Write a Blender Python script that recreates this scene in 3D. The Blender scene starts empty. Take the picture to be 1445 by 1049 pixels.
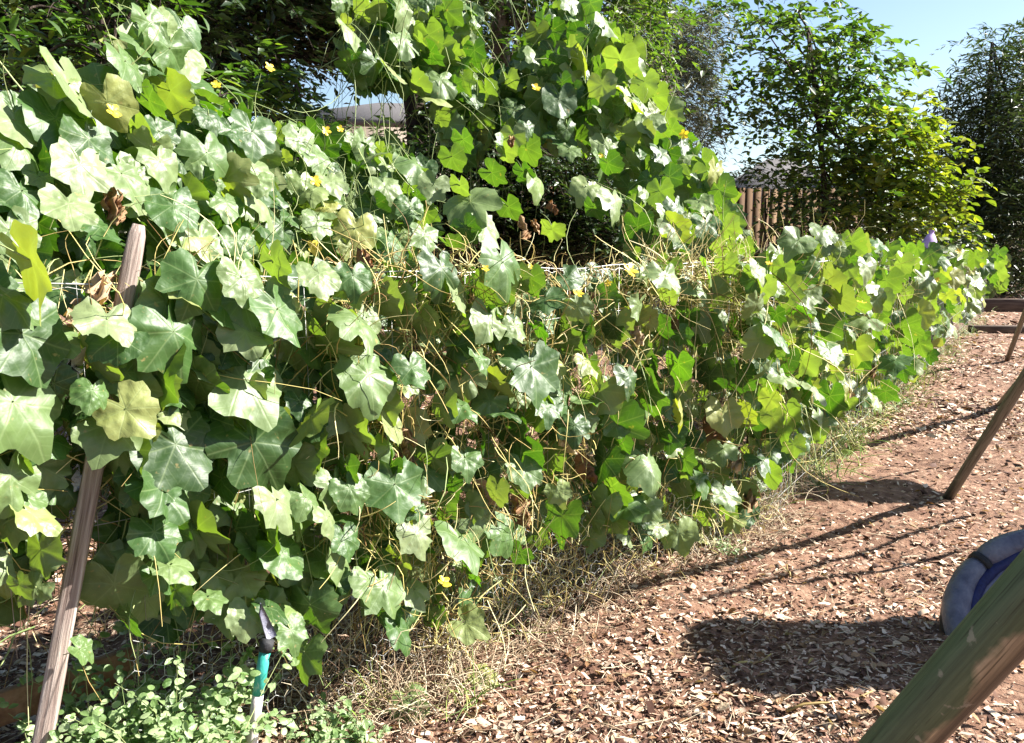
import bpy, math, random
import numpy as np
from mathutils import Vector, Matrix
rng = np.random.default_rng(11); random.seed(11)
S = bpy.context.scene
COL = S.collection
V = lambda *a: np.array(a, float)
def nrm(v): v = np.asarray(v, float); return v/np.maximum(np.linalg.norm(v, axis=-1, keepdims=True), 1e-9)

# ------------------------------------------------------------------ camera, sky, sun, exposure
F, CX, CY, EYE = 1124.0, 722.5, 524.5, 1.5
PITCH = math.atan(180/F)
cam = bpy.data.objects.new('camera', bpy.data.cameras.new('camera'))
COL.objects.link(cam); S.camera = cam
cam.location = (0, 0, EYE); cam.rotation_euler = (math.pi/2-PITCH, 0, 0)
cam.data.sensor_width = 36; cam.data.lens = 36*F/1445
cam.data.clip_start = .05; cam.data.clip_end = 600
SUN_EL = math.radians(37); SUN_AZ = math.atan2(.985, .12)     # azimuth from +Y towards +X
SUN = V(math.sin(SUN_AZ)*math.cos(SUN_EL), math.cos(SUN_AZ)*math.cos(SUN_EL), math.sin(SUN_EL))
W = bpy.data.worlds.new('World'); S.world = W; W.use_nodes = True
wn = W.node_tree; bg = wn.nodes['Background']
sky = wn.nodes.new('ShaderNodeTexSky'); sky.sky_type = 'NISHITA'; sky.sun_disc = False
sky.sun_elevation = SUN_EL; sky.sun_rotation = SUN_AZ
sky.air_density = 1.0; sky.dust_density = .6; sky.ozone_density = 1.0
wn.links.new(sky.outputs[0], bg.inputs[0]); bg.inputs[1].default_value = .05
sl = bpy.data.lights.new('sun', 'SUN'); sl.energy = 5.0; sl.angle = math.radians(.5); sl.color = (1, .955, .88)
so = bpy.data.objects.new('sun', sl); COL.objects.link(so)
so.rotation_euler = Vector(SUN).to_track_quat('Z', 'Y').to_euler(); so.location = (6, 2, 8)
S.view_settings.view_transform = 'Standard'; S.view_settings.look = 'None'
S.view_settings.gamma = 1; S.view_settings.use_curve_mapping = False
S.view_settings.exposure = 2.1

# ------------------------------------------------------------------ measuring rays from the viewpoint
def ray(x, y):
    x = np.asarray(x, float); y = np.asarray(y, float)
    u = (x-CX)/F; v = (y-CY)/F
    return np.stack([u, math.cos(PITCH)-v*math.sin(PITCH), -math.sin(PITCH)-v*math.cos(PITCH)], -1)
def at(x, y, Y):                       # the point seen at pixel x, y that lies Y metres ahead
    r = ray(x, y); k = np.asarray(Y, float)/r[..., 1]
    return r*k[..., None]+V(0, 0, EYE)
def on_ground(x, y, z=0.):
    r = ray(x, y); k = (z-EYE)/r[..., 2]
    return r*k[..., None]+V(0, 0, EYE)
A0, AD, AN = V(-.76, 2.21, 0), V(.748, .664, 0), V(.664, -.748, 0)      # near fence line
B0, BD = V(1.47, 4.19, 0), V(.556, .831, 0); BN = V(.831, -.556, 0)     # far fence line
def on_plane(x, y, P, N, off=0., tilt=0.):
    """vertical plane moved off metres towards the viewer's side; tilt leans it back above 1.4 m"""
    off = np.asarray(off, float)
    r = ray(x, y); c = V(0, 0, EYE)
    n = N+V(0, 0, 1)*tilt
    p = P+V(0, 0, 1.4 if tilt else 0)
    k = ((p-c)@n+off)/(r@n)
    return r*k[..., None]+c
PXM = lambda P: F/np.maximum(np.asarray(P)[..., 1], .3)                  # pixels per metre at a point

# ------------------------------------------------------------------ objects
def tag(o, label=None, cat=None, group=None, kind=None):
    for k, v in (('label', label), ('category', cat), ('group', group), ('kind', kind)):
        if v: o[k] = v
    return o
def thing(name, loc, label, cat, group=None):
    o = bpy.data.objects.new(name, None); COL.objects.link(o); o.location = loc; o.empty_display_size = .05
    return tag(o, label, cat, group)
def mesh_from(name, verts, faces, uv=None, smooth=True):
    """verts (n,3); faces: list of index arrays each (m,k)"""
    me = bpy.data.meshes.new(name)
    verts = np.asarray(verts, np.float32)
    faces = [np.asarray(f, np.int32) for f in faces if len(f)]
    loops = np.concatenate([f.ravel() for f in faces]); tot = np.concatenate([np.full(len(f), f.shape[1], np.int32) for f in faces])
    start = np.concatenate([[0], np.cumsum(tot)[:-1]]).astype(np.int32)
    me.vertices.add(len(verts)); me.vertices.foreach_set('co', verts.ravel())
    me.loops.add(len(loops)); me.loops.foreach_set('vertex_index', loops)
    me.polygons.add(len(tot)); me.polygons.foreach_set('loop_start', start); me.polygons.foreach_set('loop_total', tot)
    if smooth: me.polygons.foreach_set('use_smooth', np.ones(len(tot), bool))
    if uv is not None:
        l = me.uv_layers.new(name='UVMap'); l.data.foreach_set('uv', np.asarray(uv, np.float32)[loops].ravel())
    me.update(); me.validate()
    return me
def obj(name, me, mat, parent=None, kind=None):
    o = bpy.data.objects.new(name, me); COL.objects.link(o)
    if mat and not me.materials: me.materials.append(mat)
    if parent is not None:
        o.parent = parent; o.location = -Vector(parent.location)        # geometry given in world space
    if kind: o['kind'] = kind
    return o
class MB:
    def __init__(s): s.v = []; s.f3 = []; s.f4 = []; s.n = 0
    def add(s, v, f):
        v = np.asarray(v, float); f = np.asarray(f, int)
        s.v.append(v); (s.f3 if f.shape[1] == 3 else s.f4).append(f+s.n); s.n += len(v)
    def box(s, c, size, rot=None):
        x, y, z = np.array(size)/2
        v = np.array([[a*x, b*y, d*z] for d in (-1, 1) for a, b in ((-1, -1), (1, -1), (1, 1), (-1, 1))])
        if rot is not None: v = v@np.array(rot).T
        s.add(v+np.array(c), [[3, 2, 1, 0], [4, 5, 6, 7], [0, 1, 5, 4], [1, 2, 6, 5], [2, 3, 7, 6], [3, 0, 4, 7]])
    def tube(s, pts, r, n=8, cap=True, sq=None):
        pts = np.asarray(pts, float); m = len(pts); r = np.broadcast_to(np.asarray(r, float), (m,))
        t = nrm(np.gradient(pts, axis=0)); ref = V(0, 0, 1) if abs(t[0][2]) < .9 else V(1, 0, 0)
        a = nrm(np.cross(t, ref)); b = np.cross(t, a)
        ang = np.arange(n)*2*math.pi/n+(math.pi/4 if n == 4 else 0)
        v = pts[:, None]+r[:, None, None]*(np.cos(ang)[None, :, None]*a[:, None]+np.sin(ang)[None, :, None]*b[:, None])
        i = np.arange(m-1)[:, None]*n; j = np.arange(n)[None]; k = (j+1) % n
        f = np.stack([i+j, i+k, i+n+k, i+n+j], -1).reshape(-1, 4)
        base = s.n; s.add(v.reshape(-1, 3), f)
        if cap:
            for e, ring in ((0, np.arange(n)[::-1]), (m-1, (m-1)*n+np.arange(n))):
                ctr = pts[e]; s.v.append(ctr[None]); ci = s.n; s.n += 1
                s.f3.append(np.stack([ring+base, np.roll(ring, -1)+base, np.full(n, ci)], -1))
    def build(s, name, mat, parent=None, smooth=True, kind=None):
        fs = [np.concatenate(f) for f in (s.f3, s.f4) if f]
        return obj(name, mesh_from(name, np.concatenate(s.v), fs, smooth=smooth), mat, parent, kind)
def strands(P0, D, L, r, sag, seg=5, wob=.15, sides=3):
    """many thin curved stems in one go: starts P0 (n,3), directions D, lengths L, radius r, sag downwards"""
    n = len(P0); t = np.linspace(0, 1, seg+1)
    D = nrm(D); L = np.broadcast_to(L, (n,)); sag = np.broadcast_to(sag, (n,)); r = np.broadcast_to(r, (n,))
    side = nrm(np.cross(D, V(0.1, .2, 1))); up = np.cross(side, D)
    ph = rng.uniform(0, 6.28, (n, 2)); am = rng.normal(0, wob, (n, 2))
    p = P0[:, None]+D[:, None]*(L[:, None]*t)[..., None]
    p += side[:, None]*(L[:, None]*am[:, :1]*(np.sin(3*t+ph[:, :1])-np.sin(ph[:, :1])))[..., None]
    p += up[:, None]*(L[:, None]*am[:, 1:]*(np.sin(3*t+ph[:, 1:])-np.sin(ph[:, 1:])))[..., None]
    p[..., 2] -= sag[:, None]*L[:, None]*t**2
    p[..., 2] = np.maximum(p[..., 2], .004)
    tap = r[:, None]*(1-.55*t)
    ang = np.arange(sides)*2*math.pi/sides
    v = p[:, :, None]+tap[..., None, None]*(np.cos(ang)[:, None]*side[:, None, None]+np.sin(ang)[:, None]*up[:, None, None])
    idx = (np.arange(n)*(seg+1)*sides)[:, None, None]; i = (np.arange(seg)*sides)[None, :, None]; j = np.arange(sides)[None, None]
    k = (j+1) % sides
    f = np.stack(np.broadcast_arrays(idx+i+j, idx+i+k, idx+i+sides+k, idx+i+sides+j), -1).reshape(-1, 4)
    return v.reshape(-1, 3), f, p

# ------------------------------------------------------------------ materials
def nodes(name):
    m = bpy.data.materials.new(name); m.use_nodes = True
    nt = m.node_tree; return m, nt, nt.nodes['Principled BSDF']
def N(nt, t, **k):
    n = nt.nodes.new('ShaderNode'+t)
    for a, b in k.items():
        if a.startswith('i_'):
            key = a[2:]; n.inputs[int(key) if key.isdigit() else key.replace('_', ' ')].default_value = b
        else: setattr(n, a, b)
    return n
def ramp(nt, stops, interp='LINEAR'):
    n = nt.nodes.new('ShaderNodeValToRGB'); e = n.color_ramp.elements; n.color_ramp.interpolation = interp
    while len(e) < len(stops): e.new(.5)
    for q, (p, c) in zip(e, stops): q.position = p; q.color = (*c, 1)
    return n
def mth(nt, op, a, b=None, c=None):
    n = nt.nodes.new('ShaderNodeMath'); n.operation = op
    for i, x in enumerate((a, b, c)):
        if x is None: continue
        if isinstance(x, (int, float)): n.inputs[i].default_value = x
        else: nt.links.new(x, n.inputs[i])
    return n.outputs[0]
def mixc(nt, f, a, b, mode='MIX'):
    n = nt.nodes.new('ShaderNodeMix'); n.data_type = 'RGBA'; n.blend_type = mode
    for i, x in ((0, f), (6, a), (7, b)):
        if isinstance(x, (int, float)): n.inputs[i].default_value = x
        elif isinstance(x, tuple): n.inputs[i].default_value = (*x, 1)
        else: nt.links.new(x, n.inputs[i])
    return n.outputs[2]
def rnd(nt):
    oi = N(nt, 'ObjectInfo'); g = N(nt, 'NewGeometry')
    return mth(nt, 'FRACT', mth(nt, 'ADD', oi.outputs['Random'], g.outputs['Random Per Island'])), g
def leaf_mat(name, stops, trans, transcol, rough=.45, spec=.5, veins=False, back=(1.15, 1.25, .85), dust=None):
    m, nt, b = nodes(name); L = nt.links
    r, g = rnd(nt)
    rp = ramp(nt, stops); L.new(r, rp.inputs[0]); c = rp.outputs[0]
    tc = N(nt, 'TexCoord'); uv = N(nt, 'UVMap')
    nz = N(nt, 'TexNoise', i_Scale=3.2, i_Detail=4.); L.new(uv.outputs[0], nz.inputs['Vector'])
    off = N(nt, 'VectorMath', operation='ADD'); L.new(uv.outputs[0], off.inputs[0])
    cmb = N(nt, 'CombineXYZ'); r10 = mth(nt, 'MULTIPLY', r, 37.); L.new(r10, cmb.inputs[0]); L.new(r10, cmb.inputs[1]); L.new(cmb.outputs[0], off.inputs[1])
    L.new(off.outputs[0], nz.inputs['Vector'])
    nr = ramp(nt, [(.3, (.87, .88, .86)), (.7, (1.12, 1.11, 1.1))]); L.new(nz.outputs['Fac'], nr.inputs[0])
    c = mixc(nt, 1., c, nr.outputs[0], 'MULTIPLY')
    bump_h = nz.outputs['Fac']
    if veins:
        sx = N(nt, 'SeparateXYZ'); L.new(uv.outputs[0], sx.inputs[0])
        x = mth(nt, 'MULTIPLY_ADD', sx.outputs[0], 2., -1.); y = mth(nt, 'MULTIPLY_ADD', sx.outputs[1], -2., 1.)
        th = mth(nt, 'ARCTAN2', x, y); rad = mth(nt, 'SQRT', mth(nt, 'ADD', mth(nt, 'MULTIPLY', x, x), mth(nt, 'MULTIPLY', y, y)))
        w = mth(nt, 'ABSOLUTE', mth(nt, 'WRAP', th, .46, -.46))
        d = mth(nt, 'MULTIPLY', w, rad)
        v1 = mth(nt, 'SUBTRACT', 1., mth(nt, 'SMOOTH_MIN', mth(nt, 'MULTIPLY', d, 38.), 1., .2))
        # side veins: chevrons that leave each main vein
        ch = mth(nt, 'ABSOLUTE', mth(nt, 'WRAP', mth(nt, 'SUBTRACT', mth(nt, 'MULTIPLY', rad, 7.), mth(nt, 'MULTIPLY', d, 6.)), .5, -.5))
        v2 = mth(nt, 'MULTIPLY', mth(nt, 'SUBTRACT', 1., mth(nt, 'SMOOTH_MIN', mth(nt, 'MULTIPLY', ch, 7.), 1., .3)), .28)
        vv = mth(nt, 'MAXIMUM', v1, v2)
        c = mixc(nt, mth(nt, 'MULTIPLY', vv, .30), c, (.24, .31, .14))
        sp = N(nt, 'TexNoise', i_Scale=9., i_Detail=3.); L.new(off.outputs[0], sp.inputs['Vector'])
        spr = ramp(nt, [(.66, (0, 0, 0)), (.72, (1, 1, 1))]); L.new(sp.outputs['Fac'], spr.inputs[0])
        c = mixc(nt, mth(nt, 'MULTIPLY', spr.outputs[0], .55), c, (.30, .22, .09))
        vo = N(nt, 'TexVoronoi', feature='SMOOTH_F1', i_Scale=9.); L.new(off.outputs[0], vo.inputs['Vector'])
        bump_h = mth(nt, 'SUBTRACT', mth(nt, 'ADD', mth(nt, 'MULTIPLY', vo.outputs['Distance'], -1.3), mth(nt, 'MULTIPLY', nz.outputs['Fac'], 1.6)), mth(nt, 'MULTIPLY', vv, .12))
    bk = N(nt, 'Mix', data_type='RGBA', blend_type='MULTIPLY'); bk.inputs[7].default_value = (*back, 1)
    L.new(g.outputs['Backfacing'], bk.inputs[0]); L.new(c, bk.inputs[6]); c = bk.outputs[2]
    L.new(c, b.inputs['Base Color']); b.inputs['Roughness'].default_value = rough; b.inputs['Specular IOR Level'].default_value = spec
    bp = N(nt, 'Bump', i_Strength=.32, i_Distance=.012); L.new(bump_h, bp.inputs['Height']); L.new(bp.outputs[0], b.inputs['Normal'])
    tr = N(nt, 'BsdfTranslucent'); tcx = mixc(nt, 1., c, transcol, 'MULTIPLY'); L.new(tcx, tr.inputs[0])
    mx = N(nt, 'MixShader'); mx.inputs[0].default_value = trans
    L.new(b.outputs[0], mx.inputs[1]); L.new(tr.outputs[0], mx.inputs[2]); L.new(mx.outputs[0], nt.nodes['Material Output'].inputs[0])
    return m
def rough_mat(name, stops, scale=8., stretch=(1, 1, 1), rough=.8, bump=.4, island=0., spec=.3, detail=6., dist=.01):
    m, nt, b = nodes(name); L = nt.links
    tc = N(nt, 'TexCoord'); mp = N(nt, 'Mapping'); mp.inputs['Scale'].default_value = stretch; L.new(tc.outputs['Object'], mp.inputs[0])
    nz = N(nt, 'TexNoise', i_Scale=scale, i_Detail=detail, i_Roughness=.65); L.new(mp.outputs[0], nz.inputs['Vector'])
    f = nz.outputs['Fac']
    if island:
        r, g = rnd(nt); f = mth(nt, 'ADD', mth(nt, 'MULTIPLY', f, 1-island), mth(nt, 'MULTIPLY', r, island))
    rp = ramp(nt, stops); L.new(f, rp.inputs[0]); L.new(rp.outputs[0], b.inputs['Base Color'])
    b.inputs['Roughness'].default_value = rough; b.inputs['Specular IOR Level'].default_value = spec
    bp = N(nt, 'Bump', i_Strength=bump, i_Distance=dist); L.new(nz.outputs['Fac'], bp.inputs['Height']); L.new(bp.outputs[0], b.inputs['Normal'])
    return m
M = {}
M['gourd'] = leaf_mat('gourd_leaf', [(0, (.022, .055, .010)), (.25, (.045, .10, .022)), (.5, (.088, .142, .042)), (.75, (.132, .18, .070)), (.95, (.168, .208, .10)), (1, (.20, .22, .07))],
                      .28, (1.8, 2.15, .32), rough=.48, spec=.45, veins=True)
M['gourd_yellow'] = leaf_mat('gourd_leaf_yellowing', [(0, (.13, .19, .055)), (.6, (.19, .24, .09)), (1, (.27, .27, .07))], .28, (1.5, 1.5, .4), veins=True)
M['dry_leaf'] = leaf_mat('dried_leaf', [(0, (.16, .07, .03)), (.5, (.30, .18, .10)), (1, (.46, .36, .25))], .12, (1.3, 1., .6), rough=.7, spec=.2, veins=True)
M['weed'] = leaf_mat('weed_leaf', [(0, (.07, .13, .035)), (.5, (.16, .23, .09)), (1, (.27, .33, .18))], .27, (1.5, 1.9, .5))
M['lance'] = leaf_mat('shrub_leaf', [(0, (.03, .06, .015)), (.6, (.07, .12, .035)), (.9, (.12, .17, .05)), (1, (.18, .20, .05))], .25, (1.6, 2., .5))
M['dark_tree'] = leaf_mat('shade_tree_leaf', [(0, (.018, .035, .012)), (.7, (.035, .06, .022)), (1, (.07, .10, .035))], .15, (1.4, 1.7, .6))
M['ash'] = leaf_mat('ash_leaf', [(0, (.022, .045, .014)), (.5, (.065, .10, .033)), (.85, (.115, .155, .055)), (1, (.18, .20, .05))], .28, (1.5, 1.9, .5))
M['silver'] = leaf_mat('silver_leaf', [(0, (.10, .12, .10)), (.6, (.19, .20, .18)), (1, (.30, .30, .27))], .2, (1.2, 1.2, 1.))
M['lime'] = leaf_mat('lime_leaf', [(0, (.07, .12, .022)), (.5, (.15, .19, .035)), (1, (.27, .28, .06))], .33, (1.5, 1.5, .4))
M['willow'] = leaf_mat('willow_leaf', [(0, (.025, .04, .02)), (.7, (.05, .07, .035)), (1, (.09, .11, .05))], .2, (1.3, 1.5, .7))
M['petal'] = leaf_mat('yellow_petal', [(0, (.66, .50, .03)), (1, (.74, .60, .06))], .35, (1., 1., .6), back=(1, .95, .8))
M['stem'] = rough_mat('green_stem', [(.2, (.13, .19, .06)), (.8, (.30, .34, .14))], island=.7, rough=.6)
M['straw'] = rough_mat('straw', [(.15, (.15, .085, .03)), (.4, (.36, .27, .09)), (.65, (.52, .45, .16)), (.9, (.66, .60, .34))], island=.8, rough=.6, bump=.1)
M['hay'] = rough_mat('hay', [(.15, (.10, .055, .035)), (.4, (.24, .16, .10)), (.65, (.40, .31, .20)), (.9, (.60, .52, .38))], island=.8, rough=.7, bump=.1)
M['grass'] = leaf_mat('grass_blade', [(0, (.10, .18, .04)), (.5, (.22, .28, .09)), (.8, (.36, .36, .17)), (1, (.5, .44, .25))], .3, (1.3, 1.4, .5))
M['chips'] = rough_mat('mulch_chips', [(.08, (.035, .015, .010)), (.28, (.12, .055, .034)), (.44, (.27, .15, .10)), (.58, (.41, .285, .20)), (.86, (.62, .49, .37))], island=.8, scale=30, rough=.75, bump=.3, dist=.004)
M['soil'] = rough_mat('soil', [(.25, (.06, .027, .018)), (.5, (.16, .085, .052)), (.75, (.34, .22, .15))], scale=14, rough=.95, bump=.9, detail=9, dist=.03)
M['wire'] = rough_mat('galvanised_wire', [(.3, (.25, .25, .24)), (.7, (.40, .40, .38))], rough=.5); M['wire'].node_tree.nodes['Principled BSDF'].inputs['Metallic'].default_value = .6
M['hexwire'] = rough_mat('poultry_wire', [(.3, (.40, .41, .40)), (.7, (.6, .6, .58))], rough=.45)
M['grey_wood'] = rough_mat('weathered_stake', [(.3, (.07, .045, .038)), (.42, (.19, .14, .12)), (.55, (.29, .23, .20)), (.72, (.46, .40, .36))], scale=26, stretch=(3.5, 3.5, .12), rough=.9, bump=1., dist=.007)
M['board'] = rough_mat('bed_board', [(.3, (.16, .08, .04)), (.7, (.34, .2, .11))], scale=10, stretch=(.3, 3, 3), rough=.85, bump=.5)
M['bark'] = rough_mat('dark_bark', [(.25, (.016, .011, .009)), (.5, (.045, .031, .024)), (.8, (.11, .08, .065))], scale=16, stretch=(1.6, 1.6, .3), rough=.95, bump=1., dist=.04)
M['pale_bark'] = rough_mat('pale_bark', [(.3, (.10, .075, .06)), (.5, (.24, .19, .16)), (.75, (.42, .37, .33))], scale=16, stretch=(1.6, 1.6, .25), rough=.95, bump=1., dist=.05)
M['plank'] = rough_mat('fence_plank', [(.2, (.06, .032, .016)), (.5, (.13, .075, .038)), (.8, (.21, .135, .075))], scale=8, stretch=(3, 3, .2), rough=.9, island=.45)
M['roof'] = rough_mat('roof_shingle', [(.3, (.06, .055, .055)), (.7, (.14, .13, .13))], scale=30, rough=.95)
M['wall'] = rough_mat('house_wall', [(.3, (.35, .29, .24)), (.7, (.43, .36, .30))], scale=20, rough=.9)
M['navy'] = rough_mat('navy_fabric', [(.3, (.01, .012, .05)), (.7, (.02, .025, .10))], scale=60, rough=.6)
M['grey_fabric'] = rough_mat('grey_fabric', [(.3, (.035, .035, .06)), (.5, (.10, .10, .14)), (.75, (.19, .19, .22))], scale=11, rough=.42, bump=.9, spec=.5, dist=.02)
M['blue_fabric'] = rough_mat('blue_fabric', [(.35, (.03, .035, .12)), (.5, (.16, .16, .22)), (.68, (.26, .26, .32)), (.8, (.10, .2, .55))], scale=7, rough=.35, spec=.6)
M['black'] = rough_mat('black_webbing', [(.3, (.012, .012, .014)), (.7, (.03, .03, .033))], scale=50, rough=.7)
M['rope'] = rough_mat('rope', [(.3, (.03, .03, .04)), (.7, (.07, .07, .08))], scale=80, rough=.8)
M['teal'] = rough_mat('teal_paint', [(.35, (.02, .20, .16)), (.6, (.05, .36, .31)), (.72, (.62, .66, .62))], scale=28, stretch=(1, 1, .5), rough=.4)
M['white_stake'] = rough_mat('peeling_stake', [(.3, (.20, .09, .10)), (.45, (.5, .42, .44)), (.7, (.66, .62, .62))], scale=22, stretch=(1.6, 1.6, .3), rough=.7)
M['plastic'] = rough_mat('clear_sheet', [(.3, (.5, .5, .53)), (.7, (.75, .75, .78))], scale=16, rough=.18, spec=.8, bump=.8, dist=.03)
M['purple'] = rough_mat('purple_cloth', [(.3, (.30, .20, .46)), (.7, (.44, .32, .60))], scale=14, rough=.6)
M['timber'] = rough_mat('step_timber', [(.3, (.04, .025, .02)), (.7, (.12, .085, .065))], scale=8, stretch=(.3, 3, 3), rough=.9)
def pole_mat(name, green):
    m, nt, b = nodes(name); L = nt.links
    tc = N(nt, 'TexCoord'); mp = N(nt, 'Mapping'); mp.inputs['Scale'].default_value = (85, 85, 4.); L.new(tc.outputs['Object'], mp.inputs[0])
    nz = N(nt, 'TexNoise', i_Scale=1.6, i_Detail=8., i_Roughness=.7); L.new(mp.outputs[0], nz.inputs['Vector'])
    rp = ramp(nt, [(.3, (.045, .036, .028)), (.45, (.11, .09, .068)), (.6, (.17, .145, .11)), (.75, (.27, .24, .19))]); L.new(nz.outputs['Fac'], rp.inputs[0])
    c = rp.outputs[0]
    if green:       # pale stripe paints in a highlight; brown strip; old green paint along one side
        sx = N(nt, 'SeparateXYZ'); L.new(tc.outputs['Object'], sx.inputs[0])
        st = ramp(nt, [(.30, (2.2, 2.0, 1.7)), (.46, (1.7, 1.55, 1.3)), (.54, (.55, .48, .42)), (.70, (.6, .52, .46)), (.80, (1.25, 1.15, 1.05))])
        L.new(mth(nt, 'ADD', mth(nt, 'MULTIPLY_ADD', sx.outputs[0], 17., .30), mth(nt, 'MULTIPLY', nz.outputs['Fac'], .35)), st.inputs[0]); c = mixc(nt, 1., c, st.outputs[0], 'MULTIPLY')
        n2 = N(nt, 'TexNoise', i_Scale=14., i_Detail=7.); L.new(tc.outputs['Object'], n2.inputs['Vector'])
        f = mth(nt, 'ADD', mth(nt, 'MULTIPLY', sx.outputs[0], -30.), mth(nt, 'MULTIPLY', mth(nt, 'SUBTRACT', n2.outputs['Fac'], .5), 2.2))
        rr = ramp(nt, [(.18, (0, 0, 0)), (.45, (1, 1, 1))]); L.new(f, rr.inputs[0])
        n3 = ramp(nt, [(.3, (.03, .045, .024)), (.5, (.058, .085, .044)), (.65, (.085, .115, .062)), (.78, (.15, .165, .11))]); L.new(nz.outputs['Fac'], n3.inputs[0])
        c = mixc(nt, rr.outputs[0], c, n3.outputs[0])
    m2 = N(nt, 'Mapping'); m2.inputs['Scale'].default_value = (260, 260, 7.); L.new(tc.outputs['Object'], m2.inputs[0])
    n4 = N(nt, 'TexNoise', i_Scale=1., i_Detail=4.); L.new(m2.outputs[0], n4.inputs['Vector'])
    cr = ramp(nt, [(.34, (.35, .33, .3)), (.42, (1, 1, 1)), (.66, (1, 1, 1)), (.74, (1.5, 1.45, 1.35))]); L.new(n4.outputs['Fac'], cr.inputs[0]); c = mixc(nt, 1., c, cr.outputs[0], 'MULTIPLY')
    n5 = N(nt, 'TexNoise', i_Scale=38., i_Detail=6.); L.new(tc.outputs['Object'], n5.inputs['Vector'])
    sc_ = ramp(nt, [(.64, (0, 0, 0)), (.68, (1, 1, 1))]); L.new(n5.outputs['Fac'], sc_.inputs[0]); c = mixc(nt, mth(nt, 'MULTIPLY', sc_.outputs[0], .6), c, (.30, .27, .21))
    L.new(c, b.inputs['Base Color']); b.inputs['Roughness'].default_value = .5
    bp = N(nt, 'Bump', i_Strength=.35, i_Distance=.003); L.new(nz.outputs['Fac'], bp.inputs['Height']); L.new(bp.outputs[0], b.inputs['Normal'])
    return m
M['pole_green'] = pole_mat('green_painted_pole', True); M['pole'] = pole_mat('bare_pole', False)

# ------------------------------------------------------------------ ground
def ground_h(x, y):
    return (.018*np.sin(2.2*x+.7*y+np.sin(1.9*y))*np.sin(5.1*y-1.3*x)+.012*np.sin(11*x+2*np.sin(7*y))*np.sin(13*y+2*np.sin(5*x))+.014*np.sin(3.1*x+1.7*y)+.012*np.sin(-2.3*x+4.1*y+1)+.008*np.sin(7*x+3*y)+.006*np.sin(9.3*y-5*x))*np.clip((22-np.hypot(x, y))/20, 0, 1)
def graded(lo, hi, far):
    a = np.arange(lo, hi, .05); g = np.geomspace(.1, far, 26)
    return np.concatenate([lo-g[::-1], a, hi+g])
gx, gy = graded(-2.6, 6.2, 220), graded(.8, 9, 320)
GX, GY = np.meshgrid(gx, gy); GZ = ground_h(GX, GY)+rng.normal(0, .003, GX.shape)*(np.hypot(GX, GY) < 12)
nx, ny = len(gx), len(gy); ii = (np.arange(ny-1)[:, None]*nx+np.arange(nx-1)[None]).ravel()
ground = obj('ground', mesh_from('ground', np.stack([GX, GY, GZ], -1).reshape(-1, 3), [np.stack([ii, ii+1, ii+nx+1, ii+nx], -1)]), M['soil'])
tag(ground, 'red brown garden soil of the path and bed', 'ground', kind='structure')

# wood chips and leaf litter: loose bent flakes
def chips(n, sampler, smin, smax, name, label):
    p = sampler(n); n = len(p)
    sz = rng.uniform(smin, smax, n)*np.clip(rng.lognormal(-.15, .4, n), .4, 2.2)*(1+.17*np.clip(p[:, 1]-3, 0, 12))
    asp = rng.uniform(.08, .62, n); a = rng.uniform(0, 6.283, n)
    d = np.stack([np.cos(a), np.sin(a), rng.normal(0, .22, n)], -1); d = nrm(d)
    e = nrm(np.cross(np.stack([rng.normal(0, .35, n), rng.normal(0, .35, n), np.ones(n)], -1), d)); w = np.cross(d, e)
    c = np.stack([p[:, 0], p[:, 1], ground_h(p[:, 0], p[:, 1])+.003+sz*rng.uniform(.02, .35, n)], -1)
    hl = (sz/2)[:, None]; hw = (sz*asp/2)[:, None]; k = (rng.normal(0, .18, n)*sz)[:, None]
    v = np.stack([c-d*hl-e*hw*.7, c-d*hl*.7+e*hw, c+d*hl+e*hw*.5, c+d*hl*.8-e*hw, c+w*k], 1)
    i = np.arange(n)[:, None]*5
    f = np.concatenate([i+np.array([[0, 3, 4]]), i+np.array([[3, 2, 4]]), i+np.array([[2, 1, 4]]), i+np.array([[1, 0, 4]])])
    o = obj(name, mesh_from(name, v.reshape(-1, 3), [f], smooth=False), M['chips'])
    return tag(o, label, 'mulch', kind='stuff')
def samp_px(poly_x, poly_y):
    def f(n):
        x = rng.uniform(*poly_x, n); y = poly_y[0]+(poly_y[1]-poly_y[0])*rng.uniform(0, 1, n)**1.0
        g = on_ground(x, y); return g[:, :2]
    return f
def samp_all(n):
    m = int(n*.64)
    a = samp_px((-150, 1650), (560, 1180))(m)
    b = samp_px((900, 1650), (425, 620))(n-m)
    q = np.concatenate([a, b])
    patch = np.sin(q[:, 0]*2.1+.5)+np.sin(q[:, 1]*2.7-q[:, 0])+rng.normal(0, .8, len(q))
    return q[patch > -1.25]
chips(120000, samp_all, .009, .029, 'wood_chip_mulch', 'loose wood chips and dry leaf litter covering the path')

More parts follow.
